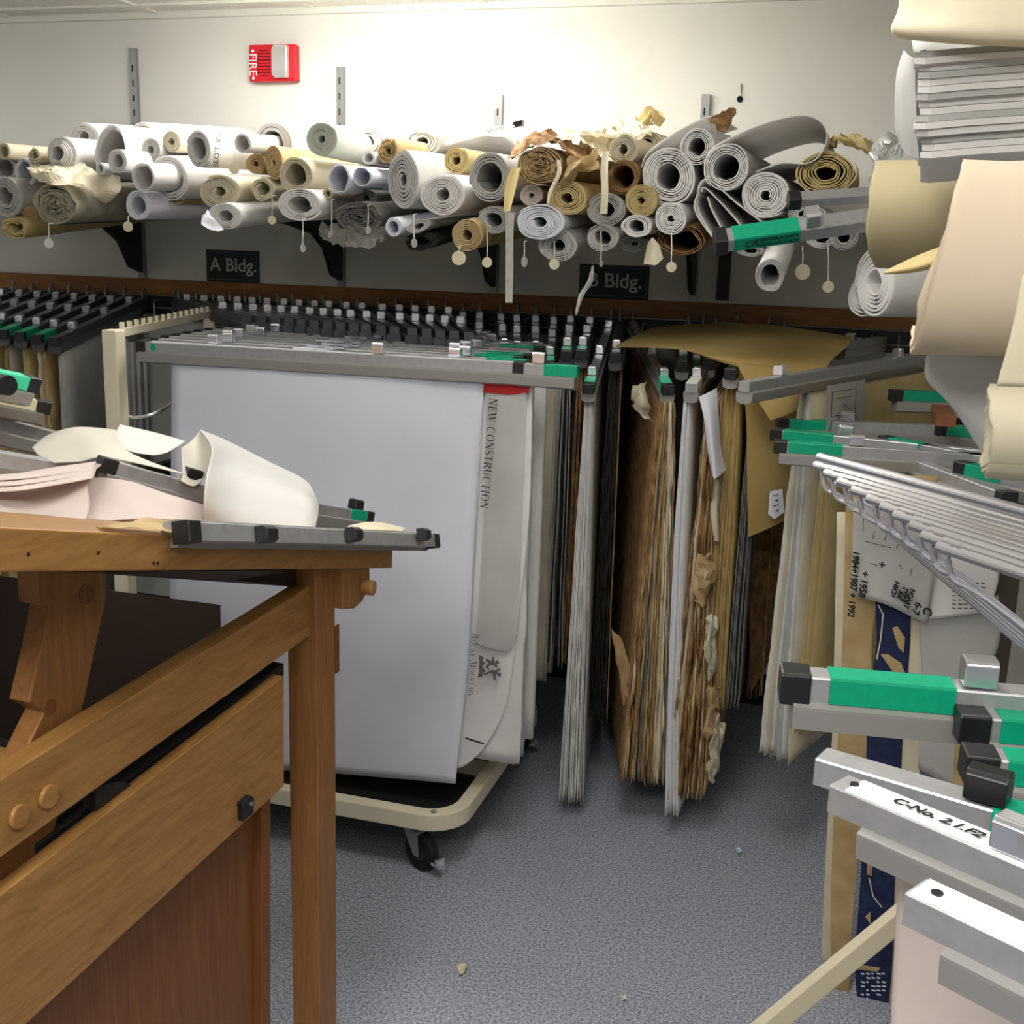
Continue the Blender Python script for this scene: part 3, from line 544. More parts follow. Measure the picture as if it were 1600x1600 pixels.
R('a17', 268, 222, 16, 17, 2.88, C, 'cream roll peeping out between two white rolls', hole=.3, turns=4)
R('a18', 400, 257, 18, 17, 2.80, T, 'tan roll with dark core under the very wide white roll', hole=.25, turns=4)
R('a19', 428, 255, 16, 27, 2.77, T, 'tight upright tan spiral roll left of the cream white roll', hole=.15, turns=6)
R('a20', 275, 304, 16, 16, 2.86, T, 'tan torn roll half hidden left of the oval cream roll', hole=.3, turns=4, rag=.014)
R('a21', 410, 296, 22, 18, 2.76, C, 'cream crumpled roll end with a hanging tag below the tight tan spiral', hole=.5, turns=3, wob=.15)
R('a22', 8, 263, 22, 20, 2.84, G, 'grey white loose roll above the dark mouthed roll at the left edge', hole=.65, turns=2)
# long white bodies along the top back
R('b1', 470, 216, 30, 22, 3.05, W, 'white roll lying in the back between the wide roll and the pale green roll', hole=.3, turns=4, L=.65)
R('b2', 130, 212, 28, 20, 3.0, W, 'white roll in the back row above the white multi layer roll', hole=.3, turns=4, L=.7, lift=.05)
R('b3', 575, 222, 30, 24, 3.0, W, 'white roll in the back row right of the pale green roll', hole=.3, turns=4, L=.7)
R('b4', 660, 222, 34, 24, 3.02, W, 'white roll in the back row behind the tall grey spiral roll', hole=.3, turns=4, L=.7, lift=.05)
R('b5', 225, 210, 26, 20, 3.05, W, 'white roll in the back row right of the tall loose roll', hole=.3, turns=4, L=.65, lift=.05)
# ---- centre
R('c1', 502, 217, 27, 27, 2.78, P_GREEN, 'pale green solid roll with a small dark core', hole=.22, turns=9, thick=.97, lift=.0)
R('c2', 462, 273, 29, 27, 2.74, C, 'cream white roll with a wide open mouth and frayed rim', hole=.62, turns=4, rag=.006)
R('c3', 530, 279, 19, 23, 2.73, P_LAV, 'lavender grey open roll beside a small lavender tube', hole=.84, turns=2, wob=.08)
R('c4', 565, 276, 15, 15, 2.72, P_LAV, 'small lavender tube with a round grey mouth', hole=.86, turns=2, wob=.02)
R('c5', 576, 247, 11, 11, 2.78, W, 'small white tube above the lavender tube', hole=.6, turns=2)
R('c6', 605, 235, 18, 21, 2.80, P_TAN, 'orange tan crumpled roll under the small back rolls', hole=.25, turns=4, rag=.01, wob=.12)
R('c7', 629, 281, 27, 46, 2.76, G, 'tall oval grey white spiral roll', hole=.18, turns=6, thick=.75, rot=.05)
R('c8', 690, 304, 38, 33, 2.72, W, 'fat white spiral roll right of the tall oval one', hole=.28, turns=6, thick=.78)
R('c9', 765, 278, 34, 39, 2.75, G, 'grey white roll with a large black mouth', hole=.56, turns=4, thick=.8)
R('c10', 712, 250, 21, 22, 2.84, Yw, 'yellowish roll wedged above the fat white spiral roll', hole=.3, turns=4)
R('c11', 468, 319, 39, 25, 2.73, W, 'flattened white roll with a long slot shaped mouth', hole=.5, turns=4, wob=.03, lift=.04)
R('c12', 512, 303, 9, 9, 2.78, C, 'tiny beige roll under the lavender grey open roll', hole=.5, turns=3)
R('c13', 561, 340, 42, 24, 2.77, P_DGREY, 'dark grey ragged flattened roll under the shelf front', hole=.1, turns=7, rag=.012, wob=.1, lift=.06)
R('c14', 615, 354, 14, 15, 2.72, P_LAV, 'small lavender grey roll right of the dark ragged roll', hole=.6, turns=3, lift=.08)
R('c15', 655, 353, 22, 10, 2.74, G, 'flat folded grey curl below the fat white spiral roll', hole=.4, turns=3, lift=.07, rot=.3)
R('c16', 657, 378, 31, 15, 2.78, P_DARK, 'black flattened roll hanging under the shelf front', hole=.4, turns=3, rag=.008, lift=.1, rot=.15)
R('c17', 729, 368, 27, 25, 2.70, T, 'tan roll with a round cream tag hanging below it', hole=.3, turns=6, lift=.07)
R('c18', 771, 344, 27, 21, 2.74, G, 'grey white roll with dark mouth under the large black mouthed roll', hole=.48, turns=5, lift=.05)
R('c19', 572, 309, 20, 14, 2.84, P_DGREY, 'dark grey roll in the gap above the ragged flattened roll', hole=.3, turns=4)
# ---- centre right
R('d1', 843, 259, 37, 30, 2.70, P_TAN, 'large tan roll with crumbling torn layers and crumpled wraps', hole=.05, turns=10, rag=.02, wob=.12, thick=.85)
R('d2', 831, 305, 20, 17, 2.76, P_PINK, 'pinkish tan roll under the crumbling tan roll', hole=.2, turns=5)
R('d3', 886, 309, 34, 27, 2.72, Yw, 'yellow tan roll with an off centre dark core', hole=.28, turns=6)
R('d4', 843, 348, 41, 28, 2.70, P_LAV, 'wide white roll with bluish layers and a twisted core', hole=.25, turns=6, lift=.05)
R('d5', 870, 384, 33, 25, 2.74, G, 'grey white roll with dark mouth lowest in the centre', hole=.36, turns=6, lift=.09)
R('d6', 973, 234, 24, 24, 2.78, C, 'cream roll with tight layers topmost of the narrow column', hole=.28, turns=6)
R('d7', 974, 276, 25, 25, 2.75, P_BROWN, 'brownish tube with a large dark mouth in the narrow column', hole=.68, turns=4)
R('d8', 1002, 314, 26, 25, 2.72, Yw, 'solid yellow roll with a ragged rim', hole=.2, turns=9, thick=.95, rag=.006)
R('d9', 948, 327, 32, 26, 2.76, G, 'dark grey white roll above the roll with the plain dark mouth', hole=.4, turns=7)
R('d10', 941, 372, 26, 21, 2.73, G, 'grey roll with plain dark mouth above the second wall sign', hole=.5, turns=6, lift=.08)
R('d11', 995, 354, 25, 18, 2.70, W, 'white roll with a grey mouth and pointed outer flap', hole=.5, turns=4, wob=.1, lift=.05)
R('d12', 1048, 341, 26, 25, 2.70, W, 'crinkled white roll with a tiny curled core', hole=.2, turns=7, wob=.08, lift=.05)
R('d13', 991, 381, 24, 14, 2.77, P_DGREY, 'flattened grey roll hanging below the pointed white roll', hole=.2, turns=5, lift=.09)
R('d14', 1064, 376, 40, 24, 2.73, P_BROWN, 'brown paper roll with a gaping polygonal mouth', hole=.66, turns=3, wob=.14, lift=.08, thick=.3)
R('d15', 1045, 276, 42, 46, 2.76, W, 'very large oval white roll with closely spaced layers', hole=.42, turns=7, rot=.55, wob=.05, thick=.72)
R('d16', 1089, 230, 27, 29, 2.76, W, 'white roll with a dark core right above the very large oval roll', hole=.45, turns=5, lift=.06, thick=.72)
R('d17', 1135, 262, 36, 37, 2.70, W, 'big white roll with a dark round mouth and a long open flap', hole=.52, turns=5, thick=.7)
R('d18', 1196, 304, 39, 37, 2.72, W, 'solid white spiral roll beneath the long open flap', hole=.18, turns=8, thick=.85)
R('d19', 1291, 270, 47, 34, 2.74, Yw, 'broad yellow tan spiral roll at the right end of the shelf', hole=.3, turns=7, rag=.006, wob=.1, thick=.75)
R('d20', 1203, 430, 23, 26, 2.55, W, 'white tube hanging lowest under the green ended clamp', hole=.62, turns=5, L=.5, lift=.19, back=(.0, .10), thick=.8)
R('d21', 1262, 334, 30, 14, 2.80, W, 'white roll just visible between the two dark ended clamps', hole=.4, turns=4)
R('d22', 1285, 372, 26, 16, 2.82, W, 'white torn roll below the green ended clamp', hole=.4, turns=4, rag=.006, lift=.05)
R('d23', 1318, 371, 22, 20, 2.78, G, 'grey white spiral roll right of the white torn roll', hole=.4, turns=5, lift=.05)
R('d24', 1172, 392, 22, 9, 2.80, G, 'flat grey curl just under the green label', hole=.4, turns=3, lift=.07)
R('e1', 930, 226, 30, 18, 3.0, C, 'cream roll in the back row behind the crumbling tan roll', hole=.3, turns=4, L=.7, lift=.05)
R('e2', 1010, 224, 26, 18, 3.05, C, 'cream roll in the back row behind the narrow column', hole=.3, turns=4, L=.65, lift=.03)
# long open flap of d17, folded sheets
t17 = ROLLS['d17'][0]
sheetcurl('d17', 'outer_sheet', [(1102, 268), (1110, 236), (1150, 212), (1200, 192), (1250, 181), (1278, 188), (1291, 208), (1284, 236), (1262, 254), (1220, 254), (1180, 268)], 2.72, P_WHITE, L=.85)
p = V(ROLLS['d15'][1]); q1 = onY(1048, 176, 3.3)
sheetcurl('d15', 'outer_sheet', [(1003, 262), (1012, 240), (1045, 214), (1085, 192), (1118, 180)], 2.8, P_WHITE, L=.5)
mb = MB(); loft(mb, [[(1105, 186, 2.8), (1122, 178, 2.82), (1150, 168, 2.86)], [(1112, 196, 2.8), (1128, 192, 2.8), (1150, 180, 2.86)], [(1122, 202, 2.82), (1136, 206, 2.82), (1140, 196, 2.86)]], 5)
for i, v in enumerate(mb.v): mb.v[i] = v+V((.012*noise.noise(v*60), .01*noise.noise(v*70+V((3, 0, 0))), .014*noise.noise(v*55+V((0, 5, 0)))))
build(mb, 'frayed_end', P_BROWN, ROLLS['d16'][0], label='frayed brown torn end')
fd = empty('folded_sheets', onY(1145, 330, 2.72), 'stack of folded white sheets leaning in a diamond fold behind the green label', 'folded sheets')
for i, pts in enumerate(([(1090, 300), (1096, 285), (1110, 283), (1150, 318), (1196, 352)], [(1090, 300), (1084, 325), (1100, 355), (1122, 382)], [(1096, 300), (1100, 294), (1116, 308), (1150, 345), (1160, 360)], [(1104, 308), (1112, 330), (1128, 360), (1136, 372)], [(1088, 308), (1090, 330), (1108, 362), (1126, 386)])):
    sheetcurl('fold%d' % i, 'sheet', pts, 2.70+.004*i, P_WHITE, L=.7, rag=.004, parent=fd)
# crumpled tan wraps over d1 and loose torn sheets on top
def crumple(name, rows, mat, amp, parent=None, label=None, base=None, k=7, seed=0, fr=38):
    mb = MB(); loft(mb, rows, k)
    for i, v in enumerate(mb.v): mb.v[i] = v+V((amp*noise.noise(v*fr+V((seed, 0, 0))), amp*noise.noise(v*fr+V((0, seed, 7))), amp*1.2*noise.noise(v*fr*1.2+V((4, 2, seed)))))
    return build(mb, name, mat, parent, top=None if parent else ('torn paper',), label=label, base=base)
t1 = ROLLS['d1'][0]
crumple('torn_wrap', [[(800, 238, 2.8), (838, 204, 2.8), (884, 218, 2.8), (940, 244, 2.8)], [(797, 250, 2.7), (840, 222, 2.69), (880, 232, 2.69), (925, 262, 2.71)]], P_BROWN, .016, t1, seed=3)
crumple('torn_wrap', [[(806, 226, 3.1), (850, 212, 3.1), (900, 196, 3.1), (960, 206, 3.1)], [(812, 236, 2.76), (856, 220, 2.74), (905, 218, 2.74), (950, 250, 2.76)]], P_CREAM, .018, t1, seed=5)
crumple('torn_wrap', [[(880, 292, 2.72), (910, 270, 2.71), (938, 264, 2.72)], [(874, 286, 2.68), (900, 262, 2.67), (930, 250, 2.69)], [(890, 250, 2.70), (915, 240, 2.7), (935, 236, 2.72)]], P_TAN, .012, t1, seed=9)
crumple('torn_sheet', [[(850, 196, 3.4), (920, 184, 3.4), (1000, 180, 3.4), (1030, 186, 3.4)], [(858, 206, 3.0), (930, 190, 3.0), (985, 192, 3.0), (1022, 196, 3.0)], [(872, 220, 2.82), (930, 212, 2.8), (975, 212, 2.8), (1008, 214, 2.82)]], P_CREAM, .022, None, 'crumpled cream torn sheet lying on top of the centre rolls', onY(940, 200, 3.0), seed=2, fr=26)
crumple('torn_sheet', [[(995, 176, 3.1), (1012, 168, 3.1), (1028, 178, 3.1)], [(992, 190, 3.02), (1010, 186, 3.0), (1026, 194, 3.04)]], P_YEL, .03, None, 'small ragged yellow paper tuft standing up on the rolls', onY(1010, 182, 3.05), seed=6)
crumple('torn_sheet', [[(520, 200, 3.6), (620, 196, 3.6), (720, 198, 3.6), (830, 196, 3.6)], [(540, 226, 3.1), (620, 216, 3.05), (710, 214, 3.0), (815, 214, 3.0)]], P_WHITE, .008, None, 'flat white sheet lying over the rolls below the third standard', onY(680, 210, 3.2), seed=8, fr=14)
crumple('torn_sheet', [[(1292, 216, 3.3), (1316, 210, 3.2), (1345, 214, 3.2), (1364, 226, 3.1)], [(1296, 228, 2.9), (1316, 222, 2.8), (1340, 228, 2.8), (1366, 240, 2.84)]], P_YEL, .018, None, 'torn yellow sheet lying on the broad spiral roll at right', onY(1310, 220, 2.95), seed=12, fr=30)
crumple('torn_sheet', [[(62, 252, 2.85), (110, 252, 2.8), (150, 268, 2.76), (188, 276, 2.8)], [(42, 262, 2.72), (85, 270, 2.68), (120, 290, 2.7), (185, 300, 2.78)], [(60, 285, 2.68), (90, 288, 2.66), (135, 300, 2.72), (160, 318, 2.78)]], P_CREAM, .014, None, 'torn tan edged sheet draped over the thick ragged roll at left', onY(110, 275, 2.72), seed=15, fr=24)
crumple('plastic_wrap', [[(1368, 228, 2.7), (1388, 214, 2.7), (1408, 222, 2.7)], [(1362, 262, 2.62), (1386, 250, 2.58), (1410, 256, 2.6)], [(1360, 300, 2.64), (1375, 290, 2.6), (1396, 296, 2.64)]], FOIL, .022, None, 'crumpled clear plastic film at the right end of the pile', onY(1385, 260, 2.64), seed=21, fr=34)
crumple('rag_layer', [[(500, 345, 2.8), (540, 352, 2.78), (590, 352, 2.78), (606, 356, 2.8)], [(500, 372, 2.74), (535, 385, 2.72), (580, 384, 2.72), (608, 370, 2.76)]], P_DGREY, .014, ROLLS['c13'][0], seed=4, fr=50)
crumple('loose_flap', [[(325, 328, 2.72), (332, 340, 2.7), (350, 358, 2.7)], [(316, 336, 2.68), (316, 352, 2.68), (338, 362, 2.68)]], P_LAV, .004, ROLLS['a10'][0], seed=4)
crumple('loose_flap', [[(1010, 384, 2.72), (1020, 372, 2.7), (1030, 384, 2.7)], [(1006, 412, 2.68), (1022, 414, 2.66), (1036, 404, 2.68)]], P_CREAM, .003, ROLLS['d14'][0], seed=14)
# printed letters on a7
text('BEO\u2019T. IN', .02, onY(337, 262, 2.70), V((.12, .05, 1)).normalized(), V((-1, -.3, 0)).normalized(), INK, ROLLS['a7'][0])
# hanging strips
def strip(pts, wpx, y, mat, name, label, top):
    mb = MB(); rows = []
    for (px, py, w) in pts: rows.append([onY(px-w/2, py, y), onY(px, py, y-.004), onY(px+w/2, py, y)])
    loft(mb, rows, 3); build(mb, name, mat, top=(top,), label=label, smooth=True, base=centre(mb))
strip([(797, 332, 14), (796, 370, 12), (796, 420, 12), (795, 473, 11)], 0, 2.66, TAPE, 'tape_strip', 'long grey tape strip hanging down from the rolls in the centre', 'strip')
strip([(806, 262, 14), (798, 290, 18), (792, 330, 10)], 0, 2.655, P_YEL, 'paper_strip', 'yellow torn strip above the long grey tape strip', 'strip')
strip([(947, 236, 9), (944, 262, 12), (945, 300, 11), (943, 334, 12)], 0, 2.655, P_CREAM, 'paper_strip', 'cream paper strip hanging in front of the narrow roll column', 'strip')
strip([(872, 250, 6), (874, 270, 7), (862, 295, 6), (856, 318, 4)], 0, 2.655, P_CREAM, 'paper_strip', 'thin curled cream strip in front of the crumbling tan roll', 'strip')
strip([(926, 415, 3), (922, 440, 9), (908, 462, 8), (900, 492, 3)], 0, 2.72, FOIL, 'film_strip', 'wispy clear film strip hanging over the second wall sign', 'strip')
# strip hanger lying on top
A, B = onY(762, 203, 3.0), onY(812, 190, 3.0); d = (B-A).normalized(); sd = d.cross(Z).normalized()
hs = empty('strip_hanger', A, 'small white strip hanger with black tip lying on top of the rolls', 'strip hanger')
mb = MB(); mb.sweep(A-d*.12, d, sd, Z, [(-.01, 0), (.01, 0), (.01, -.012), (-.01, -.012)], 0, .2); build(mb, 'strip', P_WHITE, hs)
mb = MB(); mb.sweep(A, d, sd, Z, [(-.0115, .001), (.0115, .001), (.009, -.013), (-.009, -.013)], .075, .1); build(mb, 'tip', BLACK, hs)
text('NN-XXI', .014, A+d*.0-sd*-.0102-Z*.006, d, Z, INKG, hs)
# tags on strings
for k, px, a, b, r, e in (('a6', 200, 338, 354, 8, 0), ('a11', 76, 350, 380, 8, 1), ('a8', 366, 240, 263, 8.5, 0), ('a21', 425, 306, 344, 6.5, 0), ('c11', 473, 342, 388, 6, 1), ('c12', 518, 312, 368, 8, 1), ('c13', 575, 320, 360, 6, 1), ('c8', 647, 335, 380, 7, 1),
                       ('c17', 717, 385, 403, 11, 0), ('c18', 761, 362, 410, 8, 0), ('d4', 819, 378, 409, 8, 1), ('d5', 866, 378, 413, 8, 0), ('d10', 939, 362, 412, 5, 1), ('d12', 1049, 362, 417, 8, 0), ('d22', 1254, 386, 425, 12, 0), ('d23', 1294, 386, 448, 9, 0)):
    tag(k, px, a, b, r, bool(e), P_GREY if e else P_CREAM)
# ------------------------------------------------------------------ rolling cart
CY = 2.45; zt = 1.25
ct = empty('plan_cart', (-1.15, 2.8, 0), 'beige rolling plan cart carrying a row of hanging drawings', 'cart')
# base loop
c0 = onZ(735, 1242, .17); x1, y0 = c0.x+.015, onZ(600, 1262, .17).y; x0, y1 = x1-1.0, y0+.80
def rrect(x0, y0, x1, y1, r, z, k=8):
    P = []
    for cx, cy, a in ((x1-r, y0+r, -90), (x1-r, y1-r, 0), (x0+r, y1-r, 90), (x0+r, y0+r, 180)):
        P += [V((cx+r*math.cos(math.radians(a+90*j/k)), cy+r*math.sin(math.radians(a+90*j/k)), z)) for j in range(k+1)]
    return P
mb = MB(); zz = (.125, .17); o0, o1 = (rrect(x0, y0, x1, y1, .1, z) for z in zz); i0, i1 = (rrect(x0+.035, y0+.035, x1-.035, y1-.035, .07, z) for z in zz)
n = len(o0); mb.add(o0+o1+i1+i0, [(a*n+j, a*n+(j+1) % n, ((a+1) % 4)*n+(j+1) % n, ((a+1) % 4)*n+j) for a in range(4) for j in range(n)])
build(mb, 'base_frame', BEIGE, ct, bevel=.004)
mb = MB(); mb.prism(rrect(x0+.04, y0+.04, x1-.04, y1-.04, .06, .13), (0, 0, .008)); build(mb, 'base_tray', M('tray_shadow_black', (20, 20, 21), .8), ct)  # bed coloured black for the shadow inside the base loop
mb = MB()
for q in (V((x1-.07, y0+.02, .171)), V((x0+.2, y0+.02, .171))): mb.disc(q, Z, .007, .003, 10)
build(mb, 'bolt', STEEL, ct)
def caster(x, y, rot):
    mb = MB(); d = V((math.cos(rot), math.sin(rot), 0)); sd = d.cross(Z); c = V((x, y, .05))+d*.022
    mb.disc((x, y, .105), Z, .022, .02, 16); 
    for sg in (-1, 1):
        o = c+sd*.019*sg; mb.prism([o+V((0, 0, -.008))-d*.008, o+V((0, 0, -.008))+d*.01, o+d*.004+V((0, 0, .055)), o-d*.045+V((0, 0, .055))], sd*.003*sg)
    f = V((x, y, .1)); mb.box(f-sd*.022-d*.022, d*.05, sd*.044, (0, 0, .006)); k = build(mb, 'caster', STEEL, ct)
    mb = MB(); mb.disc(c-sd*.013, sd, .05, .026, 28); w = build(mb, 'wheel', RUBBER, k, bevel=.006)
    mb = MB(); mb.disc(c-sd*.0145, sd, .022, .029, 18); build(mb, 'hub', DARKM, k)
    mb = MB(); mb.box(c+d*.045-sd*.012+V((0, 0, -.018)), d*.03, sd*.024, (0, 0, .008)); mb.box(c+d*.06-sd*.012+V((0, 0, -.018)), d*.008, sd*.024, (0, 0, .022)); build(mb, 'brake_lever', CHROME, k)
cp = onZ(650, 1300, .09); caster(cp.x, cp.y, -.45); caster(x0+.1, y0+.04, .6); caster(x1-.1, y1-.06, .3); caster(x0+.1, y1-.06, 2.0)
# end frame at left: two posts, toothed rail
pA = onY(177, 515, CY+.02); pB = onY(331, 484, CY+.85)
xp = pA.x
for q, w in ((pA, .042), (pB, .042)):
    mb = MB(); mb.box((q.x-w/2, q.y-w/2, .13), (w, 0, 0), (0, w, 0), (0, 0, q.z-.13)); build(mb, 'post', BEIGE, ct, bevel=.004)
mb = MB(); dA = V((pB.x, pB.y, pB.z-.012))-V((pA.x, pA.y, pA.z-.012)); n = 16; u = dA.normalized(); sd = u.cross(Z)
o = V((pA.x, pA.y, pA.z-.022)); mb.box(o-sd*.006, dA, sd*.012, (0, 0, .02))
for i in range(1, n): mb.box(o+dA*(i/n)-sd*.005+V((0, 0, .02)), u*.012, sd*.01, (0, 0, .016))
build(mb, 'toothed_rail', BEIGE, ct)
mb = MB(); o = V((x0+.5, CY+.08, 1.15)); mb.box(o, (.03, 0, 0), (0, .7, 0), (0, 0, .03)); mb.box((x0+.5, CY+.4, .13), (.03, 0, 0), (0, .03, 0), (0, 0, 1.04)); build(mb, 'support_rail', BEIGE, ct)
mb = MB(); mb.box((x0+.06, y0+.3, .13), (.9, 0, 0), (0, .05, 0), (0, 0, .03)); build(mb, 'cross_bar', BEIGE, ct)
L1 = [onY(200, 652, CY+.05), onY(222, 651, CY+.04), onY(240, 646, CY+.06), onY(268, 630, CY+.12)]
mb = MB(); mb.tube(crom([onY(196, 530, CY+.08), onY(194, 640, CY+.08), onY(200, 652, CY+.05), onY(238, 648, CY+.05), onY(270, 630, CY+.14)], 6), .005, 8); build(mb, 'wire_loop', CHROME, ct)
for i, (px, dy) in enumerate(((198, .14), (207, .25), (216, .36), (226, .48))):
    a = onY(px, 535, CY+dy); mb = MB(); mb.tube([a, (a.x, a.y, .9)], .008, 8); build(mb, 'divider_bar', STEEL, ct)
mb = MB(); a = onY(180, 668, CY+.1); mb.box((a.x, a.y, .6), (.02, 0, 0), (0, .6, 0), (0, 0, .28)); build(mb, 'end_panel', DARKM, ct)
# clamps on the cart
CG = 'hanging clamps in a row on the plan cart'
A, B = onY(222, 533, CY), onY(818, 563, CY)
def strips(A, B, extra=0): return None
clamp(onY(818, 566, CY), A, 'front clamp on the cart with a round green dot, holding the plain white sheet', CG, lab=None, cap=False, cap2=True, knobs=(.35,), s=1.12, dot=-.04, L=None, jaw=(0, 0))
E1 = onY(904, 573, CY+.001); E0 = onY(823, 567.5, CY+.001)
clamp(E1, E0+ (E0-E1).normalized()*.9, 'cart clamp behind the front one with green right tip, holding the construction title sheets', CG, lab=GREEN, lab_t=(.0, .075), cap=False, knobs=(.09,), s=1.10, L=.14)
mb = MB(); pp = onY(826, 567, CY-.02); 
rows = 9
for i in range(rows):
    f = (i+1)/rows; yy = CY+.045+.075*i
    a = onY(225+17*i, 533-4.4*i, yy); a.z = 1.245; b = V((a.x+1.0+.02*math.sin(i*2.1), yy+.01, 1.245))
    lb = i in (0, 1, 2, 3, 6)
    clamp(b, a, 'clamp on the cart holding drawings, %s row behind the front clamp' % ORD[i], CG, lab=GREEN if lb else None, lab_t=(.012, .115), cap=lb, knobs=(.17, .80+.02*math.sin(i*3)), s=1.05)
    mb = MB(); p0 = V((a.x+.42+.02*(i % 3), yy-.012, 1.247)); mb.box(p0, (.1, .0, 0), (0, .018, 0), (0, 0, .006)); mb.box(p0+V((.085, 0, .004)), (.022, 0, 0), (0, .018, 0), (0, 0, .008))
    t = [o for o in ALLTOP if o.name.startswith('hanging_clamp')][-1]; build(mb, 'latch_bar', CHROME, t)
# sheets on the cart
def wall_patch(quads, name, mat, label, cat='drawing sheet', amp=.004, seed=0, k=9, solid=.0012, group=None):
    mb = MB(); loft(mb, quads, k)
    for i, v in enumerate(mb.v): mb.v[i] = v+V((0, amp*noise.noise(v*4+V((seed, 0, 0)))*1.5+amp*.5*noise.noise(v*11+V((seed, 3, 0))), 0))
    return build(mb, name, mat, top=(cat,)+((group,) if group else ()), label=label, smooth=True, solid=solid, base=centre(mb))
y = CY-.004
wall_patch([[(267, 562, y), (510, 577, y), (753, 590, y)], [(266, 780, y), (505, 790, y-.004), (743, 800, y)], [(266, 1000, y), (500, 1010, y-.006), (732, 1020, y)], [(266, 1196, y), (500, 1206, y-.01), (712, 1224, y-.012)]], 'drawing_sheet', P_LAV, 'large plain white sheet hanging from the front cart clamp', seed=1, amp=.006)
y = CY+.006
wall_patch([[(700, 592, y), (728, 592, y), (757, 592, y)], [(690, 800, y), (720, 800, y), (745, 800, y)], [(690, 1000, y), (710, 1005, y), (731, 1005, y)], [(680, 1180, y), (690, 1185, y), (715, 1195, y)]], 'drawing_sheet', P_LAV, 'second plain white sheet showing as a narrow edge right of the large sheet', seed=2)
y = CY+.02
s = wall_patch([[(690, 596, y), (765, 600, y), (832, 605, y)], [(690, 780, y), (755, 790, y), (827, 800, y)], [(690, 980, y), (745, 985, y), (808, 985, y)], [(690, 1110, y), (735, 1120, y), (790, 1105, y)], [(690, 1185, y), (718, 1200, y-.01), (752, 1175, y-.01)]], 'title_sheet', P_WHITE, 'white sheet titled NEW CONSTRUCTION with red top binding and a mountain logo', cat='title sheet', seed=3, amp=.003)
y -= .012
mb = MB(); loft(mb, [[(754, 594, y), (790, 597, y), (828, 601, y)], [(754, 604, y), (790, 609, y), (826, 613, y)], [(754, 613, y), (790, 616, y), (824, 616, y)]], 4); build(mb, 'red_binding', P_RED, s)
mb = MB(); loft(mb, [[(760, 614, y), (795, 618, y), (822, 613, y)], [(760, 640, y), (795, 640, y-.004), (822, 634, y)], [(758, 790, y), (788, 790, y-.004), (815, 786, y)], [(746, 985, y), (768, 985, y-.004), (808, 985, y)], [(742, 1003, y), (765, 1013, y-.004), (788, 1018, y)]], 4); build(mb, 'torn_cover', P_GREY, s, smooth=True)
BX = onY(832, 700, CY+.05).x-.06
bundle(V((BX+.05, CY+.05, 1.245)), V((-1.55, CY+.05, 1.245)), 1.2, .26, 8, .02, .05, [P_WHITE, P_GREY], 'white drawing set just behind the title sheet on the cart', seed=31, t0=.0, t1=.9, rag=.004)
bundle(V((BX+.05, CY+.16, 1.245)), V((-1.55, CY+.16, 1.245)), 1.2, .28, 8, .03, .05, [P_GREY, P_WHITE], 'grey white drawing set in the middle of the cart', seed=32, t0=.0, t1=.9)
bundle(V((BX-.005, CY+.3, 1.245)), V((-1.6, CY+.3, 1.245)), 1.2, .26, 12, .05, .09, [P_DGREY, P_BROWN, P_DARK], 'dark ragged drawing set showing frayed bottom corners behind the white sheets', seed=33, t0=-.0, t1=.9, rag=.012)
bundle(V((BX, CY+.5, 1.245)), V((-1.7, CY+.5, 1.245)), 1.2, .3, 8, .04, .06, [P_GREY, P_CREAM], 'cream edged drawing set near the back of the cart', seed=34, t0=.0, t1=1.02)
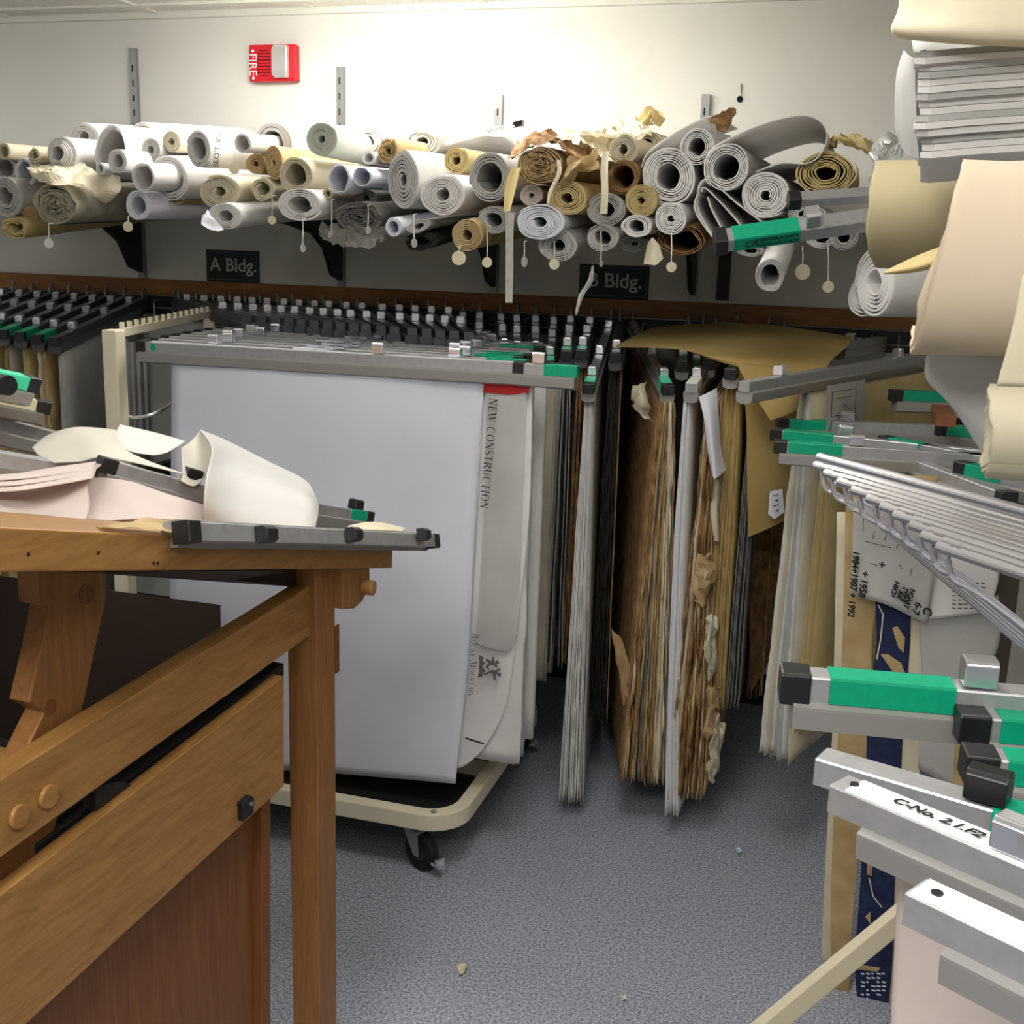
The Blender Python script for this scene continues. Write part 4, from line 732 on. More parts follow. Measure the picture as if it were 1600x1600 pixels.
# serif lettering
def serif(txt, size, O, e1, e2, mat, parent, small=None, name='lettering'):
    """hand drawn roman capitals: strokes (x0,y0,x1,y1,w) and arcs"""
    TK, TN, SF = .13, .045, .04
    g = {'N': (.8, [(.12, 0, .12, 1, TN), (.12, 1, .68, 0, TK), (.68, 0, .68, 1, TN)], [(.02, 1, .14, 1), (.02, 0, .24, 0), (.56, 1, .78, 1)]),
         'E': (.66, [(.15, 0, .15, 1, TK), (.15, 1, .58, 1, TN), (.15, .52, .45, .52, TN), (.15, 0, .6, 0, TN), (.58, .84, .58, 1, TN), (.6, 0, .6, .18, TN), (.45, .42, .45, .62, TN)], [(.02, 1, .2, 1), (.02, 0, .2, 0)]),
         'W': (1.1, [(.1, 1, .34, 0, TK), (.34, 0, .56, .95, TN), (.56, .95, .8, 0, TK), (.8, 0, 1.02, 1, TN)], [(.0, 1, .22, 1), (.92, 1, 1.1, 1)]),
         'C': (.78, [('a', .42, .5, .34, .5, 50, 310, TN, TK)], []), 'O': (.86, [('a', .43, .5, .35, .5, 0, 360, TN, TK)], []),
         'S': (.56, [('a', .28, .74, .2, .26, 30, 250, TN, .1), ('a', .28, .26, .22, .26, 210, 430, TN, .1), (.16, .58, .42, .42, TK)], []),
         'T': (.7, [(.35, 0, .35, 1, TK), (.04, 1, .66, 1, TN), (.04, .8, .04, 1, TN), (.66, .8, .66, 1, TN)], [(.23, 0, .47, 0)]),
         'R': (.74, [(.15, 0, .15, 1, TK), ('a', .3, .74, .26, .26, -90, 90, TN, TK), (.15, 1, .3, 1, TN), (.15, .48, .3, .48, TN), (.34, .48, .68, 0, TK)], [(.02, 1, .2, 1), (.02, 0, .28, 0), (.6, 0, .76, 0)]),
         'U': (.78, [(.16, .3, .16, 1, TK), (.64, .3, .64, 1, TN), ('a', .4, .3, .24, .3, 180, 360, TN, .1)], [(.03, 1, .3, 1), (.52, 1, .76, 1)]),
         'I': (.34, [(.17, 0, .17, 1, TK)], [(.04, 1, .3, 1), (.04, 0, .3, 0)]),
         'K': (.76, [(.15, 0, .15, 1, TK), (.62, 1, .18, .5, TN), (.3, .6, .68, 0, TK)], [(.02, 1, .28, 1), (.02, 0, .28, 0), (.5, 1, .72, 1), (.58, 0, .78, 0)]),
         'Y': (.72, [(.08, 1, .37, .48, TK), (.66, 1, .37, .48, TN), (.37, 0, .37, .48, TK)], [(.0, 1, .2, 1), (.56, 1, .76, 1), (.25, 0, .49, 0)]),
         'M': (.98, [(.14, 0, .14, 1, TN), (.14, 1, .48, .05, TK), (.48, .05, .82, 1, TN), (.82, 0, .82, 1, TK)], [(.02, 1, .18, 1), (.02, 0, .26, 0), (.7, 0, .96, 0), (.8, 1, .96, 1)]),
         'A': (.74, [(.08, 0, .36, 1, TN), (.36, 1, .64, 0, TK), (.18, .34, .54, .34, TN)], [(.0, 0, .18, 0), (.54, 0, .76, 0)])}
    mb = MB(); x = 0; nn = e1.cross(e2).normalized()
    def st(x0, y0, x1, y1, w, sc):
        a, b = V((x0, y0, 0)), V((x1, y1, 0)); d = (b-a).normalized(); pd = V((-d.y, d.x, 0))*w/2
        mb.add([O+(e1*(x+p.x*sc)+e2*(p.y*sc)) for p in (a-pd, b-pd, b+pd, a+pd)], [(0, 1, 2, 3)])
    for ch in txt:
        if ch == ' ': x += size*.5; continue
        sc = size*(.74 if ch.islower() else 1); wd, ss, fs = g[ch.upper()]
        for q in ss:
            if q[0] == 'a':
                _, cx, cy, rx, ry, a0, a1, w0, w1 = q; m = 18
                pts = []
                for j in range(m+1):
                    a = math.radians(a0+(a1-a0)*j/m); w = w0+(w1-w0)*abs(math.cos(a))**1.3; pts.append(((cx+(rx-w/2)*math.cos(a), cy+(ry-w/2)*math.sin(a)), (cx+(rx+w/2)*math.cos(a), cy+(ry+w/2)*math.sin(a))))
                for j in range(m): mb.add([O+e1*(x+p[0]*sc)+e2*(p[1]*sc) for p in (pts[j][0], pts[j+1][0], pts[j+1][1], pts[j][1])], [(0, 1, 2, 3)])
            else: st(*q, sc)
        for f in fs: st(*f, SF, sc)
        x += (wd+.12)*sc
    return build(mb, name, mat, parent), x
yt = y-.012
def fit(txt, p0, p1, up, h):
    P0, P1 = onY(*p0, yt), onY(*p1, yt); e = (P1-P0).normalized(); U = (onY(*up, yt)-P0); U = (U-e*U.dot(e)).normalized()
    return P0, e, U, (P1-P0).length
O, e, U, Lh = fit('', (765, 622), (750, 795), (790, 624), 0)
mk, wtot = serif('NEW CONSTRUCTION', 1.0, O, e, U, INK, s); bpy.data.objects.remove(mk)
serif('NEW CONSTRUCTION', Lh/wtot, O, e, U, INK, s)
O, e, U, Lh = fit('', (737, 990), (731, 1088), (760, 992), 0)
mk, wtot = serif('Rocky Mountain', 1.0, O, e, U, INKG, s); bpy.data.objects.remove(mk)
serif('Rocky Mountain', Lh/wtot, O, e, U, INKG, s)
def lp(x, y): return onY(710+x/11.43, 970+y/11.43, yt)
mb = MB()
mb.add([lp(*q) for q in ((432, 600), (535, 655), (500, 700), (550, 760), (500, 815), (570, 900), (495, 940), (515, 985), (412, 1015), (440, 900), (448, 720))], [tuple(range(11))])
mb.add([lp(*q) for q in ((540, 690), (600, 672), (640, 715), (700, 720), (740, 770), (700, 790), (640, 795), (600, 820), (640, 880), (600, 870), (545, 825), (600, 760))], [tuple(range(12))])
mb.add([lp(*q) for q in ((660, 720), (675, 645), (712, 650), (715, 730))], [(0, 1, 2, 3)])
mb.add([lp(*q) for q in ((700, 745), (780, 820), (755, 845), (690, 790))], [(0, 1, 2, 3)])
mb.add([lp(*q) for q in ((610, 905), (650, 880), (730, 880), (775, 940), (740, 965), (690, 950), (640, 935), (530, 975), (520, 935))], [tuple(range(9))])
mb.add([lp(*q) for q in ((735, 890), (800, 840), (830, 862), (770, 930))], [(0, 1, 2, 3)])
mb.add([lp(*q) for q in ((688, 940), (745, 955), (735, 1060), (695, 1055))], [(0, 1, 2, 3)])
for c in ((762, 745), (800, 958)): mb.add([lp(c[0]+36*math.cos(a*.4), c[1]+38*math.sin(a*.4)) for a in range(16)], [tuple(range(16))])
build(mb, 'logo', INKG, s)
mb = MB(); a, b = onY(727, 1153, yt), onY(756, 1162, yt); mb.tube([a, b], .0022, 5); build(mb, 'black_line', INK, s)
# ------------------------------------------------------------------ oak table in the left foreground
dr = ray(1500, 265).normalized(); dh = V((dr.x, dr.y, 0)).normalized(); N1 = V((dh.y, -dh.x, 0))
Q0 = onY(497, 1250, 1.5)
tb = empty('oak_table', V((Q0.x-.5, Q0.y-.5, 0)), 'large oak drafting table with tilted top and diagonal braces in the left foreground', 'table')
def on1(px, py, off=0): return onP(px, py, Q0-N1*off, N1)
def plate(name, pts, off, th, mat, bevel=.0015, parent=None):
    mb = MB(); mb.prism([on1(*p, off)-(dr*.55 if p[0] <= -40 and name != 'tilt_arm' else dr*0) for p in pts], -N1*th); return build(mb, name, mat, parent or tb, bevel=bevel)
# legs
ztop = on1(500, 893).z; LW = .052; LD = (on1(525, 1250)-Q0).dot(dh)
def leg(o, zt, nm='leg'):
    mb = MB(); mb.box(V((o.x, o.y, 0)), dh*LD, -N1*LW, (0, 0, zt)); return build(mb, nm, OAKV, tb, bevel=.002)
lg = leg(Q0, ztop+.008); leg(Q0-N1*.88, ztop); leg(Q0-dh*1.15, ztop); leg(Q0-dh*1.15-N1*.88, ztop)
mb = MB(); p = on1(528, 1012); mb.box(p+N1*.0005-V((0, 0, .04))-dh*.012, dh*.012, N1*.002, (0, 0, .08)); build(mb, 'tenon', OAKR, lg)
br = plate('brace', [(-40, 1236), (487, 914), (487, 991), (-40, 1370)], .012, .03, OAK)
for c in ((27, 1275), (73, 1244)):
    mb = MB(); mb.disc(on1(*c, .012), N1, .0135, .006, 20); build(mb, 'peg', OAK, br, bevel=.002)
plate('side_board', [(-40, 1432), (80, 1338), (444, 1056), (444, 1228), (45, 1597), (-40, 1672)], .016, .02, OAK)
plate('steel_track', [(60, 1320), (444, 1036), (444, 1066), (60, 1352)], .045, .02, DARKM)
plate('track_end', [(150, 1240), (205, 1225), (200, 1252), (170, 1275), (150, 1268)], .03, .02, DARKM)
am = plate('tilt_arm', [(57, 893), (166, 893), (166, 935), (123, 1135), (87, 1290), (66, 1400), (22, 1520), (-60, 1620), (-60, 1400), (0, 1300), (38, 1178), (70, 1112), (45, 1098), (72, 980), (78, 945), (60, 945)], .05, .028, OAKV)
mb = MB(); mb.disc(on1(135, 928, .05), N1, .0125, .001, 20); build(mb, 'peg', OAKR, am)
mb = MB(); mb.disc(on1(78, 1106, .05), N1, .010, .001, 20); build(mb, 'notch_pin', OAKR, am)
plate('cross_rail', [(-40, 1180), (28, 1172), (22, 1190), (-40, 1222)], .07, .03, OAK)
fp = plate('side_panel', [(-60, 1700), (411, 1228), (411, 1640), (-60, 1760)], .055, .015, OAKR, bevel=0)
plate('panel_post', [(409, 1240), (423, 1226), (423, 1640), (409, 1640)], .04, .03, OAKR)
lt = plate('latch', [(379, 1256), (393, 1243), (398, 1246), (397, 1270), (381, 1284)], .006, .01, BLACK)
mb = MB(); mb.disc(on1(392, 1256, .006), N1, .003, .002, 10); build(mb, 'screw', CHROME, lt)
# dark inside: back board, slats
mb = MB(); q = Q0-N1*.80; a = onP(-60, 892, q, N1); b = onP(470, 962, q, N1)
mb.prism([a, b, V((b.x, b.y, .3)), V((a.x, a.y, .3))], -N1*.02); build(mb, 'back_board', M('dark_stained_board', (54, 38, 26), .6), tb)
INT = M('black_slat', (30, 31, 34), .5)
for i in range(6):
    mb = MB(); z = 1.0-.055*i; o = Q0-dh*1.0-N1*.12; mb.box(V((o.x, o.y, z-.35)), dh*.92, -N1*.6, (0, 0, .02)); build(mb, 'slat', INT, tb)
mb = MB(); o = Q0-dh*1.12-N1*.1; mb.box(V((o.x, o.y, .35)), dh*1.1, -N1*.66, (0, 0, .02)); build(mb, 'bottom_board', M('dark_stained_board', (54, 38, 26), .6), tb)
# tilted top
dt = ray(1283, 882).normalized(); hN = V((dt.y, -dt.x, 0)).normalized(); T0 = on1(530, 870)+N1*.02
def onT(px, py, off=0): return onP(px, py, T0-hN*off, hN)
tn = dt.cross(hN); tn = tn if tn.z > 0 else -tn
mb = MB(); mb.prism([onT(-60, 821), onT(614, 853), onT(613, 888), onT(-60, 895)], -hN*.95)
tp = build(mb, 'tabletop', OAK, tb, bevel=.002)
mb = MB()
for c in ((44, 866), (153, 864), (240, 880), (246, 880)): mb.disc(onT(*c), hN, .002, .0008, 10)
build(mb, 'screw_hole', INK, tp)
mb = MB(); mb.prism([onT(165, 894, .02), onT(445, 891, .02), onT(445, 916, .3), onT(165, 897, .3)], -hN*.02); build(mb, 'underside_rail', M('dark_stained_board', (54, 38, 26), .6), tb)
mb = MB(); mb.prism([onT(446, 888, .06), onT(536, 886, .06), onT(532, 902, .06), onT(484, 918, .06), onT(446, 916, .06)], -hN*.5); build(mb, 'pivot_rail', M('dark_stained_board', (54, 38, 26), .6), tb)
mb = MB(); mb.prism([onT(x, y, .006) for x, y in ((536, 886), (578, 886), (578, 908), (574, 925), (566, 940), (554, 951), (536, 952))], -hN*.03); pv = build(mb, 'pivot_bracket', OAKV, tb, bevel=.002)
mb = MB(); mb.disc(onT(567, 917, .006), hN, .0125, .02, 20); build(mb, 'peg', OAK, pv, bevel=.002)
# ------------------------------------------------------------------ things on the table
TG = 'aluminium clamps lying on the oak table'
# front edge clamp, lying on its side, latches towards the viewer
A = onT(300, 830, -.028); B = onT(684, 845, -.028)
clamp(A, B, 'long clamp lying on its side along the front edge of the oak table', TG, lab=None, knob=BLACK, knobs=(), up=(hN*.94+tn*.2).normalized(), s=.88)
t = ALLTOP[-1]; d = (B-A).normalized(); upv = (hN*.94+tn*.2).normalized(); sd = d.cross(upv).normalized()
A = A-sd*.0+V((0, 0, .0))
for px, kd in ((407, BLACK), (545, BLACK), (655, BLACK)):
    f = (px-300)/384; c = onT(px, 836, -.029); mb = MB()
    mb.sweep(c, d, sd, upv, [(-.011, 0), (.011, 0), (.011, .012), (.006, .018), (-.006, .018), (-.011, .012)], -.014, .014); build(mb, 'latch_knob', kd, t, bevel=.001)
# papers under it
mb = MB(); loft(mb, [[onT(150, 822, .10), onT(220, 812, .08), onT(280, 812, .05), onT(335, 818, .03)], [onT(160, 824, .004), onT(215, 823, -.004), onT(270, 829, -.006), onT(330, 834, -.004)]], 5)
for i, v in enumerate(mb.v): mb.v[i] = v+V((0, 0, .006*noise.noise(v*30)))
build(mb, 'brown_sheet', P_TAN, top=('sheet',), label='crumpled tan sheet under the clamp on the table edge', smooth=True, base=centre(mb))
# big white curl
def fl(rows, name, mat, label, k=8, cat='curled sheet', solid=.0012):
    mb = MB(); loft(mb, rows, k); return build(mb, name, mat, top=(cat,), label=label, smooth=True, solid=solid, base=centre(mb))
fl([[(312, 672, 1.75), (352, 688, 1.95), (420, 722, 2.0), (478, 752, 1.95), (497, 790, 1.78)],
    [(330, 700, 1.62), (372, 712, 1.82), (430, 738, 1.86), (480, 766, 1.82), (497, 798, 1.72)],
    [(322, 745, 1.50), (370, 742, 1.62), (430, 756, 1.66), (482, 780, 1.66), (496, 808, 1.64)],
    [(318, 785, 1.47), (370, 790, 1.54), (430, 798, 1.58), (475, 806, 1.60), (494, 815, 1.62)],
    [(318, 818, 1.48), (370, 820, 1.52), (430, 822, 1.55), (475, 824, 1.57), (492, 825, 1.6)]], 'curled_sheet', P_CURL, 'big white curled sheet standing up on the oak table')
fl([[(283, 700, 1.66), (298, 690, 1.72), (314, 672, 1.76)], [(285, 735, 1.62), (306, 735, 1.66), (333, 705, 1.7)], [(282, 752, 1.60), (304, 760, 1.62), (324, 742, 1.66)]], 'curled_sheet', P_WARM, 'inner face of cream curled paper beside the big white curl')
fl([[(187, 664, 1.9), (240, 676, 1.9), (290, 690, 1.9)], [(180, 676, 1.75), (215, 697, 1.72), (262, 707, 1.74)], [(168, 690, 1.68), (205, 706, 1.62), (240, 712, 1.66)]], 'curled_sheet', P_WHITE, 'small bright white curled flap in the middle of the table papers')
fl([[(50, 700, 1.70), (75, 680, 1.78), (120, 668, 1.8), (180, 672, 1.75)], [(60, 712, 1.64), (105, 700, 1.64), (150, 690, 1.64), (200, 706, 1.62)], [(85, 724, 1.58), (125, 722, 1.56), (170, 716, 1.56), (290, 742, 1.60)]], 'curled_sheet', P_WARM, 'cream curled sheet lying behind the black ended table clamp')
fl([[(60, 745, 1.50), (120, 728, 1.52), (165, 722, 1.52)], [(0, 752, 1.36), (100, 750, 1.42), (138, 748, 1.45)], [(-30, 775, 1.28), (60, 800, 1.32), (140, 790, 1.40)], [(-30, 800, 1.22), (40, 815, 1.26), (132, 818, 1.34)]], 'drawing_sheet', P_PINK, 'pinkish white fanned sheets at the left end of the table', cat='sheets')
for i in range(3):
    fl([[(-30, 744+9*i, 1.34-.02*i), (30, 740+9*i, 1.36-.02*i), (90, 730+8*i, 1.42-.02*i), (150, 722+6*i, 1.5-.015*i)], [(-30, 752+9*i, 1.31-.02*i), (30, 749+9*i, 1.33-.02*i), (90, 742+8*i, 1.385-.02*i), (146, 734+7*i, 1.47-.015*i)]], 'drawing_sheet', P_PINK, 'pinkish fanned sheet edge at the left end of the table, %s from the top' % ORD[i], k=5, cat='sheets')
fl([[(135, 745, 1.50), (200, 752, 1.51), (260, 772, 1.53), (320, 790, 1.55)], [(134, 790, 1.44), (200, 785, 1.46), (260, 798, 1.49), (320, 808, 1.52)], [(132, 818, 1.38), (200, 812, 1.43), (260, 812, 1.46), (320, 818, 1.49)]], 'drawing_sheet', P_PINK, 'white sheet hanging from the black ended table clamp', cat='sheets')
A = onY(165, 716, 1.52); B = onY(322, 760, 1.66)
clamp(A, B, 'clamp with black end cap and black latch lying across the middle of the table', TG, lab=None, cap2=False, knob=BLACK, knobs=(.15,), s=1.0)
A = onY(-40, 642, 1.75); B = onY(150, 690, 2.0)
clamp(B, A, 'wide aluminium clamp with chrome latch at the left edge of the photo, on the table', TG, lab=None, cap=False, cap2=False, knobs=(.20,), s=1.15, up=V((.0, -.35, 1)))
A = onY(-30, 700, 1.55); B = onY(112, 724, 1.62)
clamp(B, A, 'scuffed clamp under the curled papers at the left edge', TG, lab=None, cap=False, cap2=False, knobs=(), s=1.0)
A = onY(72, 628, 1.85); B = onY(-40, 606, 1.75)
clamp(A, B, 'clamp with cream label tip at the left edge of the table', TG, lab=YLAB, lab_t=(.02, .1), cap2=False, knobs=(), s=1.0)
A = onY(52, 590, 1.75); B = onY(-50, 570, 1.62)
clamp(A, B, 'clamp with mint green label and black end at the left photo edge', TG, lab=GREEN2, lab_t=(.01, .2), cap2=False, knob=BLACK, knobs=(), s=1.15, up=V((.1, -.5, 1)))
mb = MB(); mb.disc(onY(-2, 600, 1.66), V((.9, -.3, 0)), .018, .03, 14); build(mb, 'pivot_knob', BLACK, ALLTOP[-1])
A = onY(574, 800, 2.0); B = onY(490, 786, 1.82)
clamp(A, B, 'green tipped clamp with black latch behind the big white curl', TG, lab=GREEN, lab_t=(.01, .075), cap2=False, knob=BLACK, knobs=(.045,), s=.9)
fl([[onT(545, 822, .04), onT(585, 816, .06), onT(634, 826, .04)], [onT(540, 828, .0), onT(590, 829, -.004), onT(630, 831, .0)]], 'paper_scrap', P_CREAM, 'torn cream paper scrap on the far corner of the table', k=5, cat='scrap')
# ------------------------------------------------------------------ chrome rack at right
RZ = 1.165
rk = empty('plan_rack', V((.36, 2.0, 0)), 'chrome arm drawing rack with a fan of bent rods at right', 'rack')
ends = [(1282, 708), (1277, 721), (1293, 733), (1314, 746), (1336, 759), (1360, 772), (1382, 784), (1402, 797), (1428, 813), (1446, 829), (1470, 846)]
dA = (onZ(1480, 760, RZ)-onZ(1282, 708, RZ)); dA.z = 0; dA.normalize()
brL = onZ(1290, 740, RZ)
_a = onZ(*ends[0], RZ); EV = onP(1600, 990, _a, dA.cross(Z))-_a
for i, e in enumerate(ends):
    a = onZ(*e, RZ); L = .56; sd = dA.cross(Z)
    mb = MB(); mb.sweep(a, dA, sd, Z, [(.0095*math.cos(math.pi*q/8), -.007+.0085*math.sin(math.pi*q/8)) for q in range(9)]+[(-.008, -.012), (.008, -.012)], 0, L); r = build(mb, 'arm', CHROME, rk)
    mb = MB(); mb.sweep(a, dA, sd, Z, [(-.005, .001), (.005, .001), (.005, -.001), (-.005, -.001)], .02, .035); build(mb, 'stop', CHROME, r)
    b = a+dA*.012-Z*.012; end = a+EV
    pts = [b, b-Z*.012+dA*.004, b-Z*.03+dA*.018, b+(end-b)*.16-Z*.012, b+(end-b)*.5-Z*.004, end]
    mb = MB(); mb.tube(crom(pts, 4), .0042, 8); build(mb, 'bent_rod', CHROME, rk)
a0, a1 = onZ(*ends[0], RZ)+dA*.5, onZ(*ends[-1], RZ)+dA*.5
mb = MB(); mb.box(a0+V((0, 0, -.36)), dA*.03, a1-a0, (0, 0, .34)); build(mb, 'back_plate', DARKM, rk)
pp = onY(1572, 930, 2.32)
mb = MB(); mb.box((pp.x-.02, pp.y, 0), (.042, 0, 0), (0, .03, 0), (0, 0, 1.12)); build(mb, 'post', M('brown_grey_post', (92, 84, 74), .5, .3), rk, bevel=.003)
mb = MB(); mb.box((pp.x+.18, 1.45, 0), (.05, 0, 0), (0, .05, 0), (0, 0, 1.1)); build(mb, 'post', BEIGE, rk, bevel=.003)
mb = MB(); mb.box((pp.x-.05, 1.4, .03), (.5, 0, 0), (0, .05, 0), (0, 0, .04)); mb.box((pp.x-.02, 1.4, .03), (.05, 0, 0), (0, .95, 0), (0, 0, .04)); mb.box((pp.x+.18, 1.4, .03), (.05, 0, 0), (0, .95, 0), (0, 0, .04))
for q in ((pp.x-.03, 1.4), (pp.x+.4, 1.4), (pp.x, 2.32), (pp.x+.2, 2.32)): mb.disc((*q, 0), Z, .02, .035, 12)
build(mb, 'base', DARKM, rk)
G3 = 'green ended clamps resting on the chrome rack'
GZ = 1.14
def gcl(a, b, label, L=.8, **k):
    A = onZ(*a, k.pop('za', GZ)); B = onZ(*b, GZ); B.z = A.z; d = (B-A).normalized()
    return clamp(A, A+d*L, label, G3, L=L, **k)
gcl((1219, 655), (1480, 664), 'green ended clamp on the chrome rack, rearmost of the three stacked at left', lab_t=(.02, .115), knobs=(.15,))
gcl((1212, 670), (1500, 699), 'green ended clamp on the chrome rack, middle of the three stacked at left', lab_t=(.02, .125), knobs=(.15,))
gcl((1216, 689), (1480, 706), 'green ended clamp on the chrome rack, front one of the three stacked at left', lab_t=(.02, .125), knobs=(.15,))
gcl((1383, 682), (1540, 712), 'green ended clamp with black cap lying over the middle of the chrome rods', L=.7, lab_t=(.018, .098), knobs=())
gcl((1504, 722), (1600, 744), 'green ended clamp nearest the chrome rods at the right photo edge', L=.6, lab_t=(.018, .10), knobs=(.13,))
gcl((1362, 692), (1440, 704), 'low clamp with green front end wedged between the stacked clamps and rods', L=.5, lab_t=(.018, .08), knobs=(), za=1.12)
gcl((1468, 664), (1560, 672), 'green ended clamp with chrome latch behind the black capped one', L=.6, lab_t=(.02, .09), knobs=(.012,))
gcl((1500, 655), (1600, 662), 'short visible green clamp beside the small wooden block', L=.5, lab_t=(.015, .1), knobs=())
A = onZ(1397, 610, 1.21); B = onZ(1600, 616, 1.21); B.z = A.z
clamp(A, A+(B-A).normalized()*.8, 'single green ended clamp hanging apart behind the chrome rack', G3, L=.8, lab_t=(.02, .14), knobs=(), s=1.05)
mb = MB(); p = onY(1459, 660, 2.5); mb.box((p.x, p.y-.06, p.z), (.038, 0, 0), (0, .2, 0), (0, 0, .022)); build(mb, 'wooden_block', OAKR, top=('block',), label='small wooden block end among the green ended clamps', bevel=.001, base=p)
# sheets hanging from the rack, seen face on
def face(pts, y, name, mat, label, cat='hanging sheet', ten=0, amp=.003, seed=0, group=None):
    """rows of pixels at a common depth with light waviness"""
    mb = MB(); loft(mb, [[(px, py, y+(dy if False else 0)) for px, py in r] for r in pts for dy in (0,)], 6)
    for v in mb.v: v.y += amp*noise.noise(v*6+V((seed, 0, 0)))
    return build(mb, name, mat, top=(cat,)+((group,) if group else ()), label=label, smooth=True, solid=.0015, base=centre(mb))
def rgd(pts, a, seed): # torn edge: jitter pixels
    r = random.Random(seed); return [[(x+r.uniform(-a, a), y+r.uniform(-a, a)) for x, y in q] for q in pts]
yb = 2.22
face([[(1322, 740), (1400, 742), (1470, 744)], [(1318, 940), (1345, 942), (1372, 944)], [(1312, 1100), (1340, 1100), (1362, 1100)], [(1302, 1290), (1326, 1292), (1345, 1294)], [(1298, 1440), (1316, 1443), (1332, 1446)], [(1300, 1545), (1312, 1562), (1326, 1560)]], yb, 'tan_sheet', P_TAN, 'long tan sheet hanging from the chrome rack beside the navy strip', seed=1)
face([[(1308, 800), (1320, 800), (1330, 800)], [(1300, 1150), (1308, 1150), (1318, 1150)], [(1288, 1380), (1300, 1380), (1310, 1380)], [(1284, 1505), (1296, 1508), (1306, 1512)]], yb+.02, 'cream_sheet', P_CREAM, 'pale sheet edge hanging left of the long tan sheet', seed=2)
face(rgd([[(1366, 900), (1394, 905), (1424, 910)], [(1367, 1000), (1394, 1000), (1422, 1000)], [(1358, 1120), (1384, 1120), (1410, 1120)], [(1350, 1250), (1378, 1250), (1404, 1250)], [(1342, 1380), (1370, 1380), (1398, 1380)], [(1336, 1500), (1366, 1500), (1394, 1500)], [(1338, 1575), (1362, 1594), (1386, 1592)]], 3, 4), yb-.01, 'navy_sheet', P_NAVY, 'torn navy blueprint strip hanging beside the long tan sheet', seed=3)
nv = ALLTOP[-1]
for q in ([(1394, 981), (1402, 978), (1414, 996), (1412, 1020), (1404, 1012)], [(1376, 1022), (1388, 1022), (1408, 1036), (1416, 1056), (1398, 1054)], [(1356, 1338), (1364, 1338), (1362, 1368), (1354, 1366)], [(1352, 1432), (1360, 1424), (1360, 1444)], [(1336, 1506), (1376, 1512), (1370, 1518), (1340, 1514)], [(1372, 1580), (1388, 1576), (1386, 1586)]):
    mb = MB(); mb.prism([onY(*p, yb-.016) for p in q], (0, -.001, 0)); build(mb, 'torn_scrap', P_TAN, nv)
for q in ([(1358, 1372), (1364, 1400), (1378, 1418)], [(1372, 945), (1380, 960), (1376, 1000), (1370, 1030)]):
    mb = MB(); mb.tube([onY(*p, yb-.016) for p in q], .0012, 4); build(mb, 'thread', STRING, nv)
mb = MB(); rnd = random.Random(3)
for j in range(9):
    for i in range(5):
        if rnd.random() < .75: o = onY(1345+i*8.2, 1522+j*6.5, yb-.0155); mb.box(o, (rnd.uniform(.004, .009), 0, 0), (0, 0, .0035), (0, -.0005, 0))
build(mb, 'printed_lines', P_LAV, ALLTOP[-1])
face([[(1422, 900), (1436, 910), (1452, 920)], [(1420, 1010), (1432, 1010), (1445, 1010)], [(1410, 1150), (1424, 1150), (1440, 1150)], [(1404, 1300), (1416, 1300), (1430, 1300)], [(1394, 1460), (1402, 1460), (1410, 1460)], [(1386, 1590), (1392, 1590), (1398, 1590)]], yb-.005, 'cream_sheet', P_CREAM, 'cream sheet hanging directly right of the navy strip', seed=5)
face([[(1438, 960), (1480, 946), (1560, 930)], [(1438, 1010), (1490, 1005), (1562, 1000)], [(1440, 1080), (1480, 1090), (1530, 1090)], [(1434, 1200), (1470, 1220), (1500, 1240)]], yb-.015, 'grey_sheet', P_GREY, 'grey sheet with torn upper edge right of the cream sheet', seed=6)
face([[(1494, 1130), (1520, 1130), (1545, 1130)], [(1490, 1200), (1512, 1205), (1535, 1210)], [(1488, 1300), (1505, 1300), (1520, 1300)]], yb-.02, 'tan_sheet', P_TAN, 'tan sheet visible between the black capped clamps at right', seed=7)
tx = face([[(1452, 850), (1510, 848), (1565, 846)], [(1454, 910), (1510, 910), (1560, 908)], [(1452, 968), (1500, 962), (1545, 956)]], yb-.025, 'text_sheet', P_WHITE, 'white sheet with small printed lines behind the bent chrome rods', seed=8)
mb = MB()
for i in range(7):
    for j in range(6): mb.box(onY(1488+j*9, 912+i*6.5, yb-.035), (.006+.003*((i*j) % 2), 0, 0), (0, 0, .0022), (0, -.0004, 0))
build(mb, 'printed_lines', INKG, tx)
nt = face([[(1334, 752), (1400, 770), (1470, 790)], [(1332, 850), (1400, 860), (1466, 868)], [(1330, 930), (1385, 945), (1446, 975)]], yb-.035, 'note_sheet', P_GREY, 'grey drawing sheet with handwritten years and room notes behind the bent rods', seed=9)
yn = yb-.044
def hand(s, x0, y0, x1, y1, up, size):
    P0, P1 = onY(x0, y0, yn), onY(x1, y1, yn); e = (P1-P0).normalized(); U = onY(x0+up[0], y0+up[1], yn)-P0; U = (U-e*U.dot(e)).normalized()
    text(s, size, P0, e, U, INK, nt, 'handwriting', shear=.2, bold=.0007)
hand('1984+1987 + 1992', 1338, 860, 1332, 930, (10, 0), .017); hand('+ 1958', 1352, 892, 1347, 926, (10, 1), .018); hand('+', 1378, 876, 1376, 890, (10, 2), .02)
hand('NECH', 1402, 908, 1394, 934, (10, 4), .0115); hand('& 30E', 1411, 914, 1401, 943, (10, 4), .0115); hand('WIRE', 1418, 919, 1410, 943, (10, 4), .0115); hand('NOART', 1427, 920, 1416, 948, (10, 4), .0115); hand('6-7', 1436, 941, 1430, 958, (10, 4), .018); hand('C', 1450, 948, 1448, 959, (10, 4), .022)
mb = MB()
